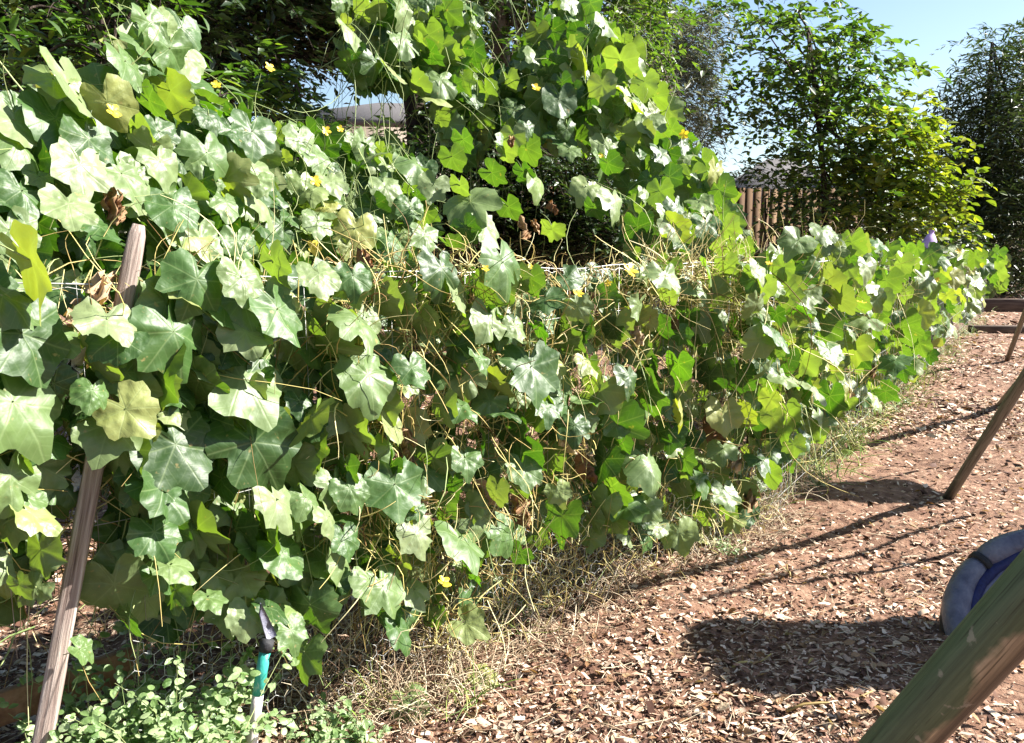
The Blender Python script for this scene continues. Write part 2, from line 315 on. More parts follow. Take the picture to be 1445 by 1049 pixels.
# ------------------------------------------------------------------ leaf shapes
def blade(name, outline, rings, z, mat=None):
    """outline (n,2) round the petiole point; z(x,y) the relief"""
    n = len(outline); v = [np.zeros((1, 2))]; f3 = []; f4 = []
    for q in rings: v.append(outline*q)
    v = np.concatenate(v); j = np.arange(n); k = (j+1) % n
    f3.append(np.stack([np.zeros(n, int), 1+j, 1+k], -1))
    for q in range(len(rings)-1):
        a = 1+q*n; f4.append(np.stack([a+j, a+n+j, a+n+k, a+k], -1))
    zz = z(v[:, 0], v[:, 1]); P = np.column_stack([v, zz])
    return P, np.concatenate(f3), (np.concatenate(f4) if f4 else np.zeros((0, 4), int)), .5+.5*v/.62
def gourd_leaf(seed, n=34, rings=(.36, .7, 1.)):
    g = np.random.default_rng(seed)
    th = np.linspace(-math.pi, math.pi, n, endpoint=False)+math.pi/n; a = np.abs(th)
    asym = g.normal(0, .05, 4)
    deep = g.uniform(.24, .7)
    r = .54+deep*(.46*np.exp(-(th/.27)**2)+.22*np.exp(-((th-.98-asym[0])/.26)**2)+.22*np.exp(-((th+.98+asym[1])/.26)**2)
        +.13*np.exp(-((th-1.9)/.26)**2)+.13*np.exp(-((th+1.9)/.26)**2))
    r *= 1-.72*np.exp(-((a-math.pi)/.30)**2)+.10*np.exp(-((a-2.5)/.25)**2)
    r *= 1+g.normal(0, .03, n)+.022*np.where(np.arange(n) % 2, 1, -1)
    if g.random() < .35:                                   # a torn or eaten edge
        r *= 1-g.uniform(.25, .5)*np.exp(-((th-g.uniform(-2, 2))/.14)**2)
    r *= .58/r.max()*1.05
    out = np.stack([r*np.sin(th), -r*np.cos(th)], -1)
    dr, fo, cu, wa = g.uniform(.05, .85), g.uniform(-.15, .5), g.uniform(-.35, .2), g.uniform(.015, .06)
    tw = g.normal(0, .22); p = g.uniform(0, 6.28, 3)
    cl = g.uniform(0, .9) if g.random() < .4 else 0
    def z(x, y):
        rr = np.hypot(x, y); t = np.arctan2(x, -y)
        q = -dr*np.maximum(-y, 0)**2*1.1 - fo*np.abs(x)*.55 - cu*rr**2 + tw*x*y
        q += wa*(rr/.55)**2*(np.sin(5*t+p[0])+.6*np.sin(9*t+p[1])) - cl*np.maximum(np.abs(x)-.22, 0)**1.3
        q += .012*np.sin(31*x+p[1])*np.sin(29*y+p[2])+.03*np.sin(11*x+p[2])*np.sin(10*y+p[0])
        q -= .03*np.abs(np.sin(t*1.7))*rr/.5
        return q
    return blade('gourd_leaf', out, rings, z)
def lance_leaf(seed, wid=.16):
    g = np.random.default_rng(seed)
    t = np.array([0, .25, .55, .8, 1.]); w = wid*np.array([.12, .85, 1, .6, .05])*g.uniform(.85, 1.15); b = g.uniform(-.05, .4)
    zc = -b*t**2*.5; cx = g.normal(0, .06)*t**2; v = []
    for i in range(5): v += [(cx[i]-w[i], -t[i], zc[i]+w[i]*.45), (cx[i], -t[i], zc[i]), (cx[i]+w[i], -t[i], zc[i]+w[i]*.45)]
    f = [];
    for i in range(4): f += [(3*i, 3*i+1, 3*i+4, 3*i+3), (3*i+1, 3*i+2, 3*i+5, 3*i+4)]
    v = np.array(v); f = np.array(f)
    return v, np.zeros((0, 3), int), f[:, ::-1].copy(), .5+.5*np.column_stack([v[:, 0]/.5, v[:, 1]+.5])
def tiny_leaf(seed, wid=.2):
    g = np.random.default_rng(seed); w = wid*g.uniform(.85, 1.15); b = g.uniform(0, .3)
    v = np.array([(0, 0, 0), (-w, -.45, w*.5-b*.1), (0, -.5, -b*.12), (w, -.45, w*.5-b*.1), (0, -1., -b*.5)])
    f = np.array([(0, 1, 2), (0, 2, 3), (1, 4, 2), (2, 4, 3)])
    return v, f, np.zeros((0, 4), int), .5+.5*np.column_stack([v[:, 0]/.5, v[:, 1]+.5])
def round_leaf(seed):
    g = np.random.default_rng(seed); th = np.linspace(-math.pi, math.pi, 10, endpoint=False)
    r = .5*(1+.25*np.exp(-(th/.5)**2)); o = np.stack([r*np.sin(th)*.85, -r*np.cos(th)-.5], -1)
    o[0] *= .4; cu = g.uniform(-.5, .9)
    P, f3, f4, uv = blade('round', o, (1.,), lambda x, y: -cu*x*x-.3*g.uniform(0, 1)*y*y)
    P[0] = (0, -.5, .05*cu); return P, f3, f4, uv
LIB = {'gourd': [gourd_leaf(100+i) for i in range(36)],
       'gourd_low': [gourd_leaf(300+i, 17, (.55, 1.)) for i in range(14)],
       'lance': [lance_leaf(i) for i in range(8)], 'narrow': [lance_leaf(20+i, .085) for i in range(8)],
       'ovate': [lance_leaf(40+i, .25) for i in range(8)],
       'tiny': [tiny_leaf(i) for i in range(6)], 'tiny_narrow': [tiny_leaf(30+i, .10) for i in range(6)],
       'round': [round_leaf(i) for i in range(6)],
       'crumple': []}
def crumple(seed):
    g = np.random.default_rng(seed); P, f3, f4, uv = gourd_leaf(700+seed, 26, (.3, .6, .85, 1.))
    x = P[:, 0].copy(); p = g.uniform(0, 6.28, 4)
    P[:, 0] = x*.45+.05*np.sin(18*P[:, 1]+p[0]); P[:, 2] = .16*np.sin(16*x+p[1])+.07*np.sin(23*x+9*P[:, 1]+p[2])-.5*np.abs(x)
    return P, f3, f4, uv
LIB['crumple'] = [crumple(i) for i in range(8)]
MESHES = {}
def lib_mesh(kind, i, mat, nm):
    key = (kind, i, mat.name)
    if key not in MESHES:
        P, f3, f4, uv = LIB[kind][i]
        me = mesh_from(nm, P, [f3, f4], uv); me.materials.append(mat); MESHES[key] = me
    return MESHES[key]
def frames(n, t):
    """rotation matrices whose -Y is the tip direction and +Z the face"""
    n = nrm(n); y = -(t-(t*n).sum(-1, keepdims=True)*n); y = nrm(y)
    return np.stack([np.cross(y, n), y, n], -1)
def add_leaves(root, kind, mat, pos, R, size, name='leaf', top=300, low=None, rest='foliage'):
    """the leaves that show largest as objects, the others joined into one part"""
    n = len(pos)
    if n == 0: return
    size = np.broadcast_to(size, (n,)); order = np.argsort(-size*PXM(pos))
    var = rng.integers(0, len(LIB[kind]), n); base = np.array(root.location)
    for i in order[:top]:
        o = bpy.data.objects.new(name, lib_mesh(kind, int(var[i]), mat, name)); COL.objects.link(o)
        o.parent = root
        m = np.eye(4); m[:3, :3] = R[i]*size[i]; m[:3, 3] = pos[i]-base
        o.matrix_local = Matrix(m.tolist())
    rest_i = order[top:]
    if len(rest_i): obj(rest, join_leaves(low or kind, mat, pos[rest_i], R[rest_i], size[rest_i], rest), mat, root, kind='stuff')
def join_leaves(lk, mat, pos, R, size, nm):
    vs, t3, t4, us, c = [], [], [], [], 0
    var = rng.integers(0, len(LIB[lk]), len(pos))
    for k in range(len(LIB[lk])):
        sel = np.nonzero(var == k)[0]
        if not len(sel): continue
        P, f3, f4, uv = LIB[lk][k]
        v = np.einsum('nij,vj->nvi', R[sel], P)*size[sel, None, None]+pos[sel, None]
        o = c+np.arange(len(sel))*len(P)
        vs.append(v.reshape(-1, 3)); us.append(np.tile(uv, (len(sel), 1)))
        if len(f3): t3.append((f3[None]+o[:, None, None]).reshape(-1, 3))
        if len(f4): t4.append((f4[None]+o[:, None, None]).reshape(-1, 4))
        c += len(sel)*len(P)
    fs = [np.concatenate(q) for q in (t3, t4) if q]
    me = mesh_from(nm, np.concatenate(vs), fs, np.concatenate(us)); me.materials.append(mat)
    return me
def inside(x, y, poly):
    x = np.asarray(x); y = np.asarray(y); c = np.zeros(len(x), bool); n = len(poly)
    for i in range(n):
        (x1, y1), (x2, y2) = poly[i], poly[(i+1) % n]
        c ^= ((y1 > y) != (y2 > y)) & (x < (x2-x1)*(y-y1)/((y2-y1)+1e-9)+x1)
    return c
def scatter(poly, n, mind, avoid=(), tries=40):
    """n spread-out spots inside a polygon"""
    p = np.array(poly, float); lo, hi = p.min(0), p.max(0); out = []
    cand = rng.uniform(lo, hi, (n*tries, 2)); cand = cand[inside(cand[:, 0], cand[:, 1], poly)]
    for q in cand:
        md = mind(q) if callable(mind) else mind
        if any((q[0]-c[0])**2+(q[1]-c[1])**2 < md*md for c in out): continue
        if any(seg_dist(q, s) < s[4] for s in avoid): continue
        out.append(q)
        if len(out) >= n: break
    return np.array(out).reshape(-1, 2)
def seg_dist(q, s):
    a = np.array(s[:2]); b = np.array(s[2:4]); t = np.clip(((q-a)@(b-a))/((b-a)@(b-a)), 0, 1); return np.linalg.norm(q-a-t*(b-a))
def face(pos, kview, ksun, kup, spread, n):
    v = nrm(V(0, 0, EYE)-pos)
    return nrm(v*kview+SUN*ksun+V(0, 0, 1)*kup+rng.normal(0, spread, (n, 3)))
def hang(pos, ang):
    v = nrm(V(0, 0, EYE)-pos); r = nrm(np.cross(V(0, 0, 1), v))
    a = np.radians(ang)[:, None]; return -V(0, 0, 1)*np.cos(a)+r*np.sin(a)-v*-.15

# ------------------------------------------------------------------ the gourd vines
KEY = {  # prominent leaves: x, y, width, tilt of the tip, L sunlit / D turned from the sun / Y yellowing
 'front_left': [(58,392,135,0,'Y'),(45,495,130,15,'L'),(40,592,150,30,'L'),(18,690,90,0,'L'),(58,735,75,20,'Y'),(152,482,75,-70,'L'),(255,492,120,10,'L'),(272,415,105,-25,'L'),
  (203,540,135,0,'D'),(190,590,85,30,'Y'),(358,552,128,15,'L'),(402,455,98,5,'L'),(352,482,80,0,'L'),(345,405,70,-10,'L'),(428,602,85,10,'Y'),(372,645,120,20,'L'),(262,648,120,30,'L'),
  (165,652,100,-20,'D'),(300,605,80,20,'D'),(215,692,75,0,'L'),(240,705,95,15,'L'),(285,765,105,-10,'D'),(225,765,80,10,'L'),(402,720,85,10,'L'),(440,712,60,30,'L'),(166,842,95,10,'D'),
  (255,802,70,10,'L'),(335,762,90,-20,'D'),(408,792,75,0,'L'),(442,870,85,15,'D'),(122,920,50,40,'L'),(470,500,85,0,'D'),(100,300,80,-20,'L'),(310,690,70,0,'D'),(440,640,60,20,'D'),
  (390,385,70,20,'D'),(455,395,60,0,'L'),(130,560,55,-10,'L'),(350,880,60,-20,'L'),(20,430,90,20,'L'),(345,590,75,-15,'D'),(180,700,70,10,'D'),(470,740,60,0,'L'),(150,462,80,-30,'L'),(172,560,105,10,'D'),(150,612,95,-15,'L'),(140,520,80,-20,'D'),(425,935,72,0,'D'),(390,862,60,-20,'L'),(300,848,55,0,'L'),(185,885,60,20,'D'),(470,832,55,0,'D'),(415,900,60,10,'L'),(245,845,60,0,'D'),(10,750,80,0,'D'),(60,790,70,20,'D')],
 'front_mid': [(515,462,88,0,'L'),(526,545,92,10,'L'),(562,440,62,0,'D'),(586,530,62,20,'L'),(626,392,72,10,'L'),(648,425,60,-10,'L'),(716,388,86,25,'L'),(690,460,60,0,'L'),
  (660,540,60,0,'D'),(681,512,44,5,'L'),(755,535,96,0,'L'),(766,470,40,0,'L'),(660,580,55,10,'L'),(722,625,85,0,'D'),(716,582,45,30,'L'),(775,582,50,0,'L'),(660,655,56,-5,'L'),(612,658,70,0,'D'),
  (556,612,50,-30,'L'),(560,702,92,10,'L'),(592,765,72,20,'L'),(660,772,95,-10,'L'),(548,842,80,0,'L'),(570,895,72,15,'L'),(525,830,60,-20,'L'),(790,742,75,5,'D'),(738,652,70,0,'D'),(742,672,58,10,'L'),
  (668,885,62,30,'Y'),(690,955,46,20,'Y'),(580,1005,62,10,'Y'),(490,770,56,-10,'L'),(510,620,60,0,'D'),(640,500,60,0,'D'),(545,580,55,20,'D'),(700,700,45,0,'Y'),(500,700,60,10,'L'),(620,720,60,-20,'D'),
  (500,400,60,0,'L'),(600,460,50,0,'D'),(730,470,44,0,'L'),(640,690,44,0,'D')],
 'front_right': [(842,565,75,0,'D'),(890,542,55,10,'L'),(872,615,85,0,'D'),(912,565,75,0,'D'),(922,668,76,0,'L'),(965,590,50,0,'Y'),(1022,592,56,0,'Y'),(962,762,62,20,'Y'),(890,722,64,20,'L'),(866,702,74,0,'D'),
  (992,682,44,0,'L'),(960,525,56,10,'L'),(992,482,64,0,'D'),(942,398,52,0,'L'),(1003,385,42,0,'L'),(870,470,60,0,'D'),(815,470,50,0,'D'),(820,440,46,20,'L'),(900,440,40,-20,'L'),(930,470,45,0,'D'),
  (1050,470,55,0,'D'),(1075,450,50,0,'Y'),(1040,540,55,0,'D'),(1060,600,50,10,'D'),(1085,520,44,0,'L'),(1020,640,46,0,'L'),(945,620,46,0,'D'),(850,660,60,0,'D'),(812,610,52,0,'L'),(920,720,50,20,'Y'),(1030,740,36,0,'Y'),
  (1075,655,46,0,'L'),(960,690,50,0,'D'),(835,520,46,0,'L'),(1000,540,50,0,'D'),(790,700,44,0,'Y')],
 'far': [(1122,345,56,-30,'L'),(1102,478,54,0,'L'),(1168,418,56,0,'D'),(1140,420,44,0,'L'),(1200,352,46,0,'D'),(1190,430,44,0,'Y'),(1165,330,40,0,'L'),(1150,545,60,0,'L'),(1170,570,54,0,'D'),(1130,520,50,0,'D'),
  (1222,455,48,0,'L'),(1262,515,50,0,'L'),(1275,470,52,0,'D'),(1205,500,50,0,'D'),(1250,405,44,0,'D'),(1300,450,40,0,'Y'),(1285,525,36,0,'Y'),(1225,385,42,0,'L'),(1270,380,40,0,'D'),(1310,400,36,0,'L'),(1160,470,56,0,'D'),
  (1345,395,34,0,'Y'),(1390,380,28,0,'L'),(1408,372,26,0,'D'),(1415,395,24,0,'D'),(1380,400,26,0,'L'),(1330,370,30,0,'L'),(1360,420,28,0,'Y'),(1375,370,30,0,'D'),(1240,570,34,0,'Y'),(1150,610,40,0,'D'),(1175,500,44,0,'L'),(1110,590,50,0,'D'),(1235,430,44,0,'D'),(1100,410,50,0,'D'),(1115,540,46,0,'L')],
 'mound_left': [(36,285,95,0,'L'),(116,250,98,-10,'L'),(130,215,100,0,'L'),(182,260,96,20,'L'),(248,302,80,10,'L'),(296,232,86,0,'L'),(232,242,74,10,'L'),(84,182,110,-10,'L'),(40,215,90,20,'L'),(160,160,84,20,'Y'),(187,100,74,30,'L'),
  (240,84,76,0,'L'),(246,145,80,0,'D'),(216,45,62,10,'L'),(110,138,110,10,'L'),(24,182,86,0,'L'),(286,352,78,0,'L'),(322,292,62,0,'L'),(60,330,80,0,'D'),(150,330,76,10,'L'),(200,200,70,0,'D'),(340,350,60,0,'L'),(20,250,70,0,'D'),
  (75,120,80,-30,'Y'),(280,270,60,0,'D'),(330,190,50,0,'L'),(365,260,50,10,'L'),(300,170,50,0,'L'),(20,340,90,10,'L')],
 'mound_mid': [(426,205,50,0,'L'),(452,228,46,20,'L'),(520,220,50,0,'Y'),(596,240,62,10,'L'),(610,270,50,0,'L'),(548,272,48,0,'L'),(472,262,46,0,'L'),(500,335,62,0,'Y'),(555,350,56,0,'L'),(425,262,42,0,'Y'),(400,330,56,0,'L'),(390,285,46,0,'L'),(580,300,44,0,'L'),(530,300,44,0,'D'),(450,320,50,0,'L'),(440,275,44,0,'Y')],
 'mound_right': [(668,292,84,10,'L'),(692,330,60,20,'L'),(602,342,54,0,'L'),(640,352,44,0,'D'),(870,295,58,10,'L'),(895,145,50,0,'L'),(875,100,62,0,'D'),(850,130,44,0,'L'),(760,265,50,0,'Y'),(790,150,48,0,'L'),(825,270,44,0,'Y'),(655,205,36,0,'D'),(720,300,40,0,'D'),(740,250,34,0,'D'),(700,250,40,20,'D'),(660,330,40,0,'D'),(800,190,36,0,'L'),(745,185,30,0,'L'),(650,270,36,0,'D'),(780,330,36,0,'D'),(840,300,36,0,'D'),(715,220,34,0,'D'),
  (940,225,50,0,'L'),(950,330,48,0,'L'),(975,260,46,0,'D'),(930,280,44,0,'D'),(1000,325,44,0,'L'),(900,330,44,0,'D'),(990,290,42,0,'Y'),(1025,330,44,0,'D'),(860,240,44,0,'D'),(880,200,44,0,'D'),(920,180,44,0,'L'),(1010,250,40,0,'Y'),(805,215,36,0,'L'),(960,300,40,0,'L'),(640,230,40,0,'D')],
 'hanging': [(575,60,54,0,'L'),(590,130,50,0,'D'),(622,120,52,0,'L'),(545,40,50,0,'D'),(500,50,44,0,'L'),(530,100,44,0,'L'),(560,105,46,0,'L'),(605,60,44,0,'D'),(520,20,44,0,'D'),(570,20,44,0,'L'),(640,85,40,0,'D')],
}
VINES = {
 'front_left': ('large leaved gourd vine on the near fence between the wooden and teal stakes', A0-AD*.55),
 'front_mid': ('gourd vine on the middle of the near fence with dry stems between its leaves', A0+AD*1.0),
 'front_right': ('gourd vine at the bend of the wire fence above a clump of tan hay', A0+AD*2.35),
 'far': ('gourd vine on the far length of fence running away beside the bark path', B0+BD*3.0),
 'mound_left': ('tall mound of pale sunlit gourd leaves behind the top of the wooden stake', A0-AD*.75-AN*.7),
 'mound_mid': ('low tangle of small gourd leaves behind the fence below the brown tree trunk', A0+AD*1.2-AN*1.6),
 'mound_right': ('tall gourd vine heap with a dark hollow behind the middle of the fence', A0+AD*2.2-AN*.9),
 'hanging': ('curtain of gourd vine hanging from the branches in front of the brown trunk', A0+AD*1.5-AN*2.2),
}
POST = [(195,322,166,440,30),(128,684,50,1049,34),(372,900,358,1049,24)]
HOLES = [(150,300,160,270,18), (130,395,150,425,30), (110,455,120,480,26)]
def depth_pos(region, x, y, out):
    """the vine surface: fence planes for the fence, leaning-back slopes for the mounds"""
    if region.startswith('front'): return on_plane(x, y, A0, AN, out)
    if region == 'far': return on_plane(x, y, B0, BN, out)
    if region == 'mound_left': return on_plane(x, y, A0, AN, out-.22-.0012*np.maximum(np.asarray(x)-120, 0), .55)
    if region == 'mound_mid': return on_plane(x, y, A0, AN, out-.95, .75)
    if region == 'mound_right':
        x = np.asarray(x, float); return on_plane(x, y, A0, AN, out-np.interp(x, [600, 680, 760, 1060], [.05, .25, .65, .25])*np.interp(y, [200, 340], [1.6, .55]), .25)
    return on_plane(x, y, A0, AN, out-1.5, .1)
def lit_normals(pos, n, mode):
    if mode == 'L': return face(pos, .60, .72, .15, .28, n)
    if mode == 'D': return nrm(nrm(V(0, 0, EYE)-pos)*.8-SUN*.75+V(0, 0, .25)+rng.normal(0, .22, (n, 3)))
    return face(pos, .6, .3, .2, .4, n)
FILL = {   # region: polygon, number, spacing, leaf width, share turned from the sun
 'front_left': ([(0,400),(490,395),(490,830),(410,890),(290,850),(205,880),(150,830),(135,690),(90,700),(70,830),(0,830)], 225, 24, (46, 86), .26),
 'front_mid': ([(490,395),(790,385),(800,760),(720,800),(640,850),(560,880),(490,830)], 125, 23, (36, 68), .45),
 'front_right': ([(790,385),(1060,368),(1085,560),(1092,690),(1020,745),(930,765),(800,755)], 140, 20, (30, 56), .5),
 'far': ([(1055,375),(1110,350),(1180,338),(1330,352),(1415,355),(1432,395),(1395,425),(1340,470),(1300,520),(1240,560),(1160,600),(1100,660)], 300, 12, (24, 50), .52),
 'mound_left': ([(0,165),(60,125),(150,115),(200,40),(255,30),(275,130),(345,165),(370,200),(380,400),(0,410)], 230, 21, (40, 72), .2),
 'mound_mid': ([(345,185),(420,178),(480,195),(560,200),(600,235),(605,300),(585,395),(375,400)], 180, 16, (22, 46), .35),
 'mound_right': ([(690,200),(740,185),(762,130),(775,90),(820,50),(870,30),(905,90),(960,185),(1008,245),(1050,325),(1062,370),(890,378),(885,320),(870,240),(800,205),(740,215)], 175, 17, (26, 50), .5),
 'hanging': ([(478,0),(670,0),(672,90),(735,100),(745,40),(790,0),(840,0),(790,60),(762,120),(750,200),(690,205),(640,235),(620,170),(604,112),(560,116),(520,130),(490,110)], 215, 15, (24, 44), .5),
}
def petioles(root, pos, R, size, back, mat):
    n = len(pos); d = nrm(R[:, :, 1]*.9-R[:, :, 2]*.5+back*.6+rng.normal(0, .25, (n, 3))-V(0, 0, .2))
    v, f, _ = strands(pos, d, size*rng.uniform(.5, 1.1, n), .0024, .25, 4, .12)
    obj('petiole', mesh_from('petiole', v, [f]), mat, root, kind='stuff')
vine_roots = {}
for reg, (label, base) in VINES.items():
    root = thing('gourd_vine', base, label, 'vine', 'gourd vines growing over the fence'); vine_roots[reg] = root
    P, Rm, Z, YP, YR, YZ = [], [], [], [], [], []
    kk = KEY[reg]
    kx = np.array([k[:2] for k in kk], float)
    for x, y, w, a, m in kk:
        out = .17 if reg.startswith('front') or reg == 'far' else .12
        if m == 'D': out -= .09
        p = depth_pos(reg, np.array([x]), np.array([y]), np.array([out+rng.normal(0, .012)]))
        n = lit_normals(p, 1, m); t = hang(p, np.array([a+rng.normal(0, 10)]))
        R = frames(n, t); s = w*1.06*(.88 if reg == 'mound_left' else 1)/PXM(p)
        p = p+R[:, :, 1]*s[:, None]*.2
        (YP if m == 'Y' else P).append(p); (YR if m == 'Y' else Rm).append(R); (YZ if m == 'Y' else Z).append(s)
    poly, num, gap, (w0, w1), dark = FILL[reg]
    av = POST+HOLES if reg in ('front_left', 'mound_left') else []
    q = scatter(poly, num, gap, [(*s[:4], s[4]+12) for s in av])
    n = len(q); x, y = q[:, 0], q[:, 1]
    sc = np.interp(x, [0, 500, 1100, 1420], [1.0, 1.0, 1.0, .55]) if reg == 'far' else np.ones(n)
    w = rng.uniform(w0, w1, n)*sc*1.04
    out = rng.uniform(-.10, .12, n) if reg.startswith('front') or reg == 'far' else rng.uniform(-.22, .1, n)
    p = depth_pos(reg, x, y, out)
    dk = rng.random(n) < dark
    nn = np.where(dk[:, None], lit_normals(p, n, 'D'), np.where((rng.random(n) < .7)[:, None], lit_normals(p, n, 'L'), lit_normals(p, n, 'R')))
    if reg == 'far':        # these hang steeply and show their edges to the sun
        nn = nrm(nn*V(1, 1, .6)+rng.normal(0, .3, (n, 3)))
    t = hang(p, rng.normal(0, 32, n)); R = frames(nn, t); s = w/PXM(p)
    yl = rng.random(n) < (.05 if reg != 'far' else .14)
    P.append(p[~yl]); Rm.append(R[~yl]); Z.append(s[~yl]); YP.append(p[yl]); YR.append(R[yl]); YZ.append(s[yl])
    P, Rm, Z = map(np.concatenate, (P, Rm, Z)); YP, YR, YZ = map(np.concatenate, (YP, YR, YZ))
    add_leaves(root, 'gourd', M['gourd'], P, Rm, Z, top=280-len(YP))
    add_leaves(root, 'gourd', M['gourd_yellow'], YP, YR, YZ, top=280)
    back = -(BN if reg == 'far' else AN)
    petioles(root, np.concatenate([P, YP]), np.concatenate([Rm, YR]), np.concatenate([Z, YZ]), back, M['stem'])
    # inner leaves deeper in the tangle
    m = {'front_left': 330, 'front_mid': 240, 'front_right': 240, 'far': 800, 'mound_left': 500, 'mound_mid': 500, 'mound_right': 450, 'hanging': 330}[reg]
    lo, hi = np.array(poly).min(0), np.array(poly).max(0)
    c = rng.uniform(lo, hi, (m*3, 2)); c = c[inside(c[:, 0], c[:, 1], poly)][:m]; n = len(c)
    d = -rng.uniform(.12, .65, n) if reg != 'hanging' else -rng.uniform(.05, .4, n)
    p = depth_pos(reg, c[:, 0], c[:, 1], d); nn = face(p, .4, .1, .3, .7, n); t = hang(p, rng.normal(0, 50, n))
    s = rng.uniform(w0*.7, w1*.8, n)/PXM(p)*(1-.35*(reg.startswith('front')))
    if reg == 'far': s *= np.interp(c[:, 0], [1100, 1420], [1, .55])
    add_leaves(root, 'gourd_low', M['gourd'], p, frames(nn, t), s, top=0, rest='inner_foliage')

# the growth carries on past the left edge of the view
for reg, poly, n_, (w0, w1), off in [('front_left', [(-430,380),(-5,390),(-5,830),(-430,900)], 230, (60, 110), (-.1, .1)), ('mound_left', [(-430,150),(-5,160),(-5,400),(-430,400)], 170, (60, 100), (-.2, .08)),
                                     ('front_left', [(-430,380),(-5,390),(-5,860),(-430,950)], 250, (60, 100), (-.5, -.1))]:
    lo, hi = np.array(poly).min(0), np.array(poly).max(0); c = rng.uniform(lo, hi, (n_, 2)); c = c[inside(c[:, 0], c[:, 1], poly)]; n = len(c)
    p = depth_pos(reg, c[:, 0], c[:, 1], rng.uniform(*off, n)); nn = lit_normals(p, n, 'L')
    add_leaves(vine_roots[reg], 'gourd_low', M['gourd'], p, frames(nn, hang(p, rng.normal(0, 32, n))), rng.uniform(w0, w1, n)/PXM(p), top=0, rest='outer_foliage')

# yellow flowers, dried leaves
def flower_mesh(seed):
    g = np.random.default_rng(seed); vs, f3 = [], []; c = 0
    for k in range(5):
        a = k*2*math.pi/5+g.normal(0, .1); th = np.linspace(-1, 1, 5); cu = g.uniform(.1, .5)
        v = [(0, 0, 0)]+[(math.sin(a+q*.62)*r, math.cos(a+q*.62)*r, cu*r*r*1.2+.06*math.sin(3*q+k)) for q, r in zip(th, (.34, .5, .55, .5, .34))]
        vs += v; f3 += [(c, c+i, c+i+1) for i in range(1, 5)]; c += 6
    for k in range(6):
        a = k*math.pi/3; vs += [(.09*math.cos(a), .09*math.sin(a), .12)]
    vs += [(0, 0, .22)]; f3 += [(c+k, c+(k+1) % 6, c+6) for k in range(6)]
    v = np.array(vs); return v, np.array(f3), np.zeros((0, 4), int), .5+.5*v[:, :2]
LIB['flower'] = [flower_mesh(i) for i in range(5)]
def put(reg, spots, kind, mat, name, out, ksun=.5):
    x = np.array([s[0] for s in spots], float); y = np.array([s[1] for s in spots], float); w = np.array([s[2] for s in spots], float)
    p = depth_pos(reg, x, y, np.full(len(x), out)); n = len(x)
    add_leaves(vine_roots[reg], kind, mat, p, frames(face(p, .7, ksun, .1, .2, n), hang(p, rng.normal(0, 30, n))), w*(.8 if kind == 'flower' else 1)/PXM(p), name=name)
put('mound_left', [(160,157,26),(305,120,16)], 'flower', M['petal'], 'flower', .22)
put('mound_mid', [(380,95,18),(442,350,28),(445,256,20),(460,185,16),(480,182,12)], 'flower', M['petal'], 'flower', .3)
put('front_mid', [(627,822,27),(685,379,14),(748,376,10)], 'flower', M['petal'], 'flower', .24)
put('front_right', [(889,382,30),(816,414,20),(858,400,12)], 'flower', M['petal'], 'flower', .24)
put('mound_right', [(756,124,16),(848,220,9),(965,190,16)], 'flower', M['petal'], 'flower', .25)
put('far', [(1216,427,16),(1352,355,10),(1322,395,10),(1085,372,12)], 'flower', M['petal'], 'flower', .22)
put('front_left', [(148,398,80),(122,432,80),(110,480,70),(128,610,60),(70,660,50),(195,425,50)], 'crumple', M['dry_leaf'], 'dried_leaf', .02)
put('mound_left', [(160,278,60),(170,300,40)], 'crumple', M['dry_leaf'], 'dried_leaf', .1)
put('front_mid', [(568,608,50),(575,640,50),(516,362,40),(740,715,60),(690,690,50),(630,640,40),(620,960,50)], 'crumple', M['dry_leaf'], 'dried_leaf', .05)
put('front_right', [(800,610,60),(830,655,50),(900,470,40),(955,460,40),(1010,600,50),(1040,650,40),(1060,700,50)], 'crumple', M['dry_leaf'], 'dried_leaf', .06)
put('mound_right', [(735,310,30),(745,330,26),(755,318,24),(780,290,24),(720,200,24),(740,190,20)], 'crumple', M['dry_leaf'], 'dried_leaf', .0)
put('far', [(1120,545,40),(1150,500,36),(1200,560,30),(1230,520,30)], 'crumple', M['dry_leaf'], 'dried_leaf', .03)

# runners and dead stems woven through the fences
def tangle(root, reg, poly, n, L, r, mat, name, d0=-.35, d1=.12, horiz=.5, sag=.25, wob=.2):
    lo, hi = np.array(poly).min(0), np.array(poly).max(0)
    c = rng.uniform(lo, hi, (n*4, 2)); c = c[inside(c[:, 0], c[:, 1], poly)][:n]; m = len(c)
    p = depth_pos(reg, c[:, 0], c[:, 1], rng.uniform(d0, d1, m))
    D = BD if reg == 'far' else AD; q = rng.normal(0, 1, (m, 1))
    d = nrm(D*q*horiz+V(0, 0, 1)*rng.normal(0, .8, (m, 1))+(BN if reg == 'far' else AN)*rng.normal(0, .25, (m, 1)))
    v, f, _ = strands(p, d, rng.uniform(*L, m), rng.uniform(r*.6, r*1.3, m), sag*rng.uniform(0, 2, m), 6, wob)
    obj(name, mesh_from(name, v, [f]), mat, root, kind='stuff')
low_l = [(130,690),(480,700),(560,850),(520,960),(360,900),(230,880),(150,860)]
mid = [(470,360),(1060,370),(1095,740),(950,800),(760,870),(640,930),(560,900),(480,760)]
tangle(vine_roots['front_mid'], 'front_mid', mid, 3200, (.06, .22), .0024, M['straw'], 'dead_stem')
tangle(vine_roots['front_mid'], 'front_mid', mid, 1500, (.05, .18), .0027, M['straw'], 'bleached_stem', d0=-.10, d1=.10, wob=.3)
tangle(vine_roots['front_mid'], 'front_mid', mid, 170, (.15, .45), .0024, M['stem'], 'runner', d0=-.3, d1=.07)
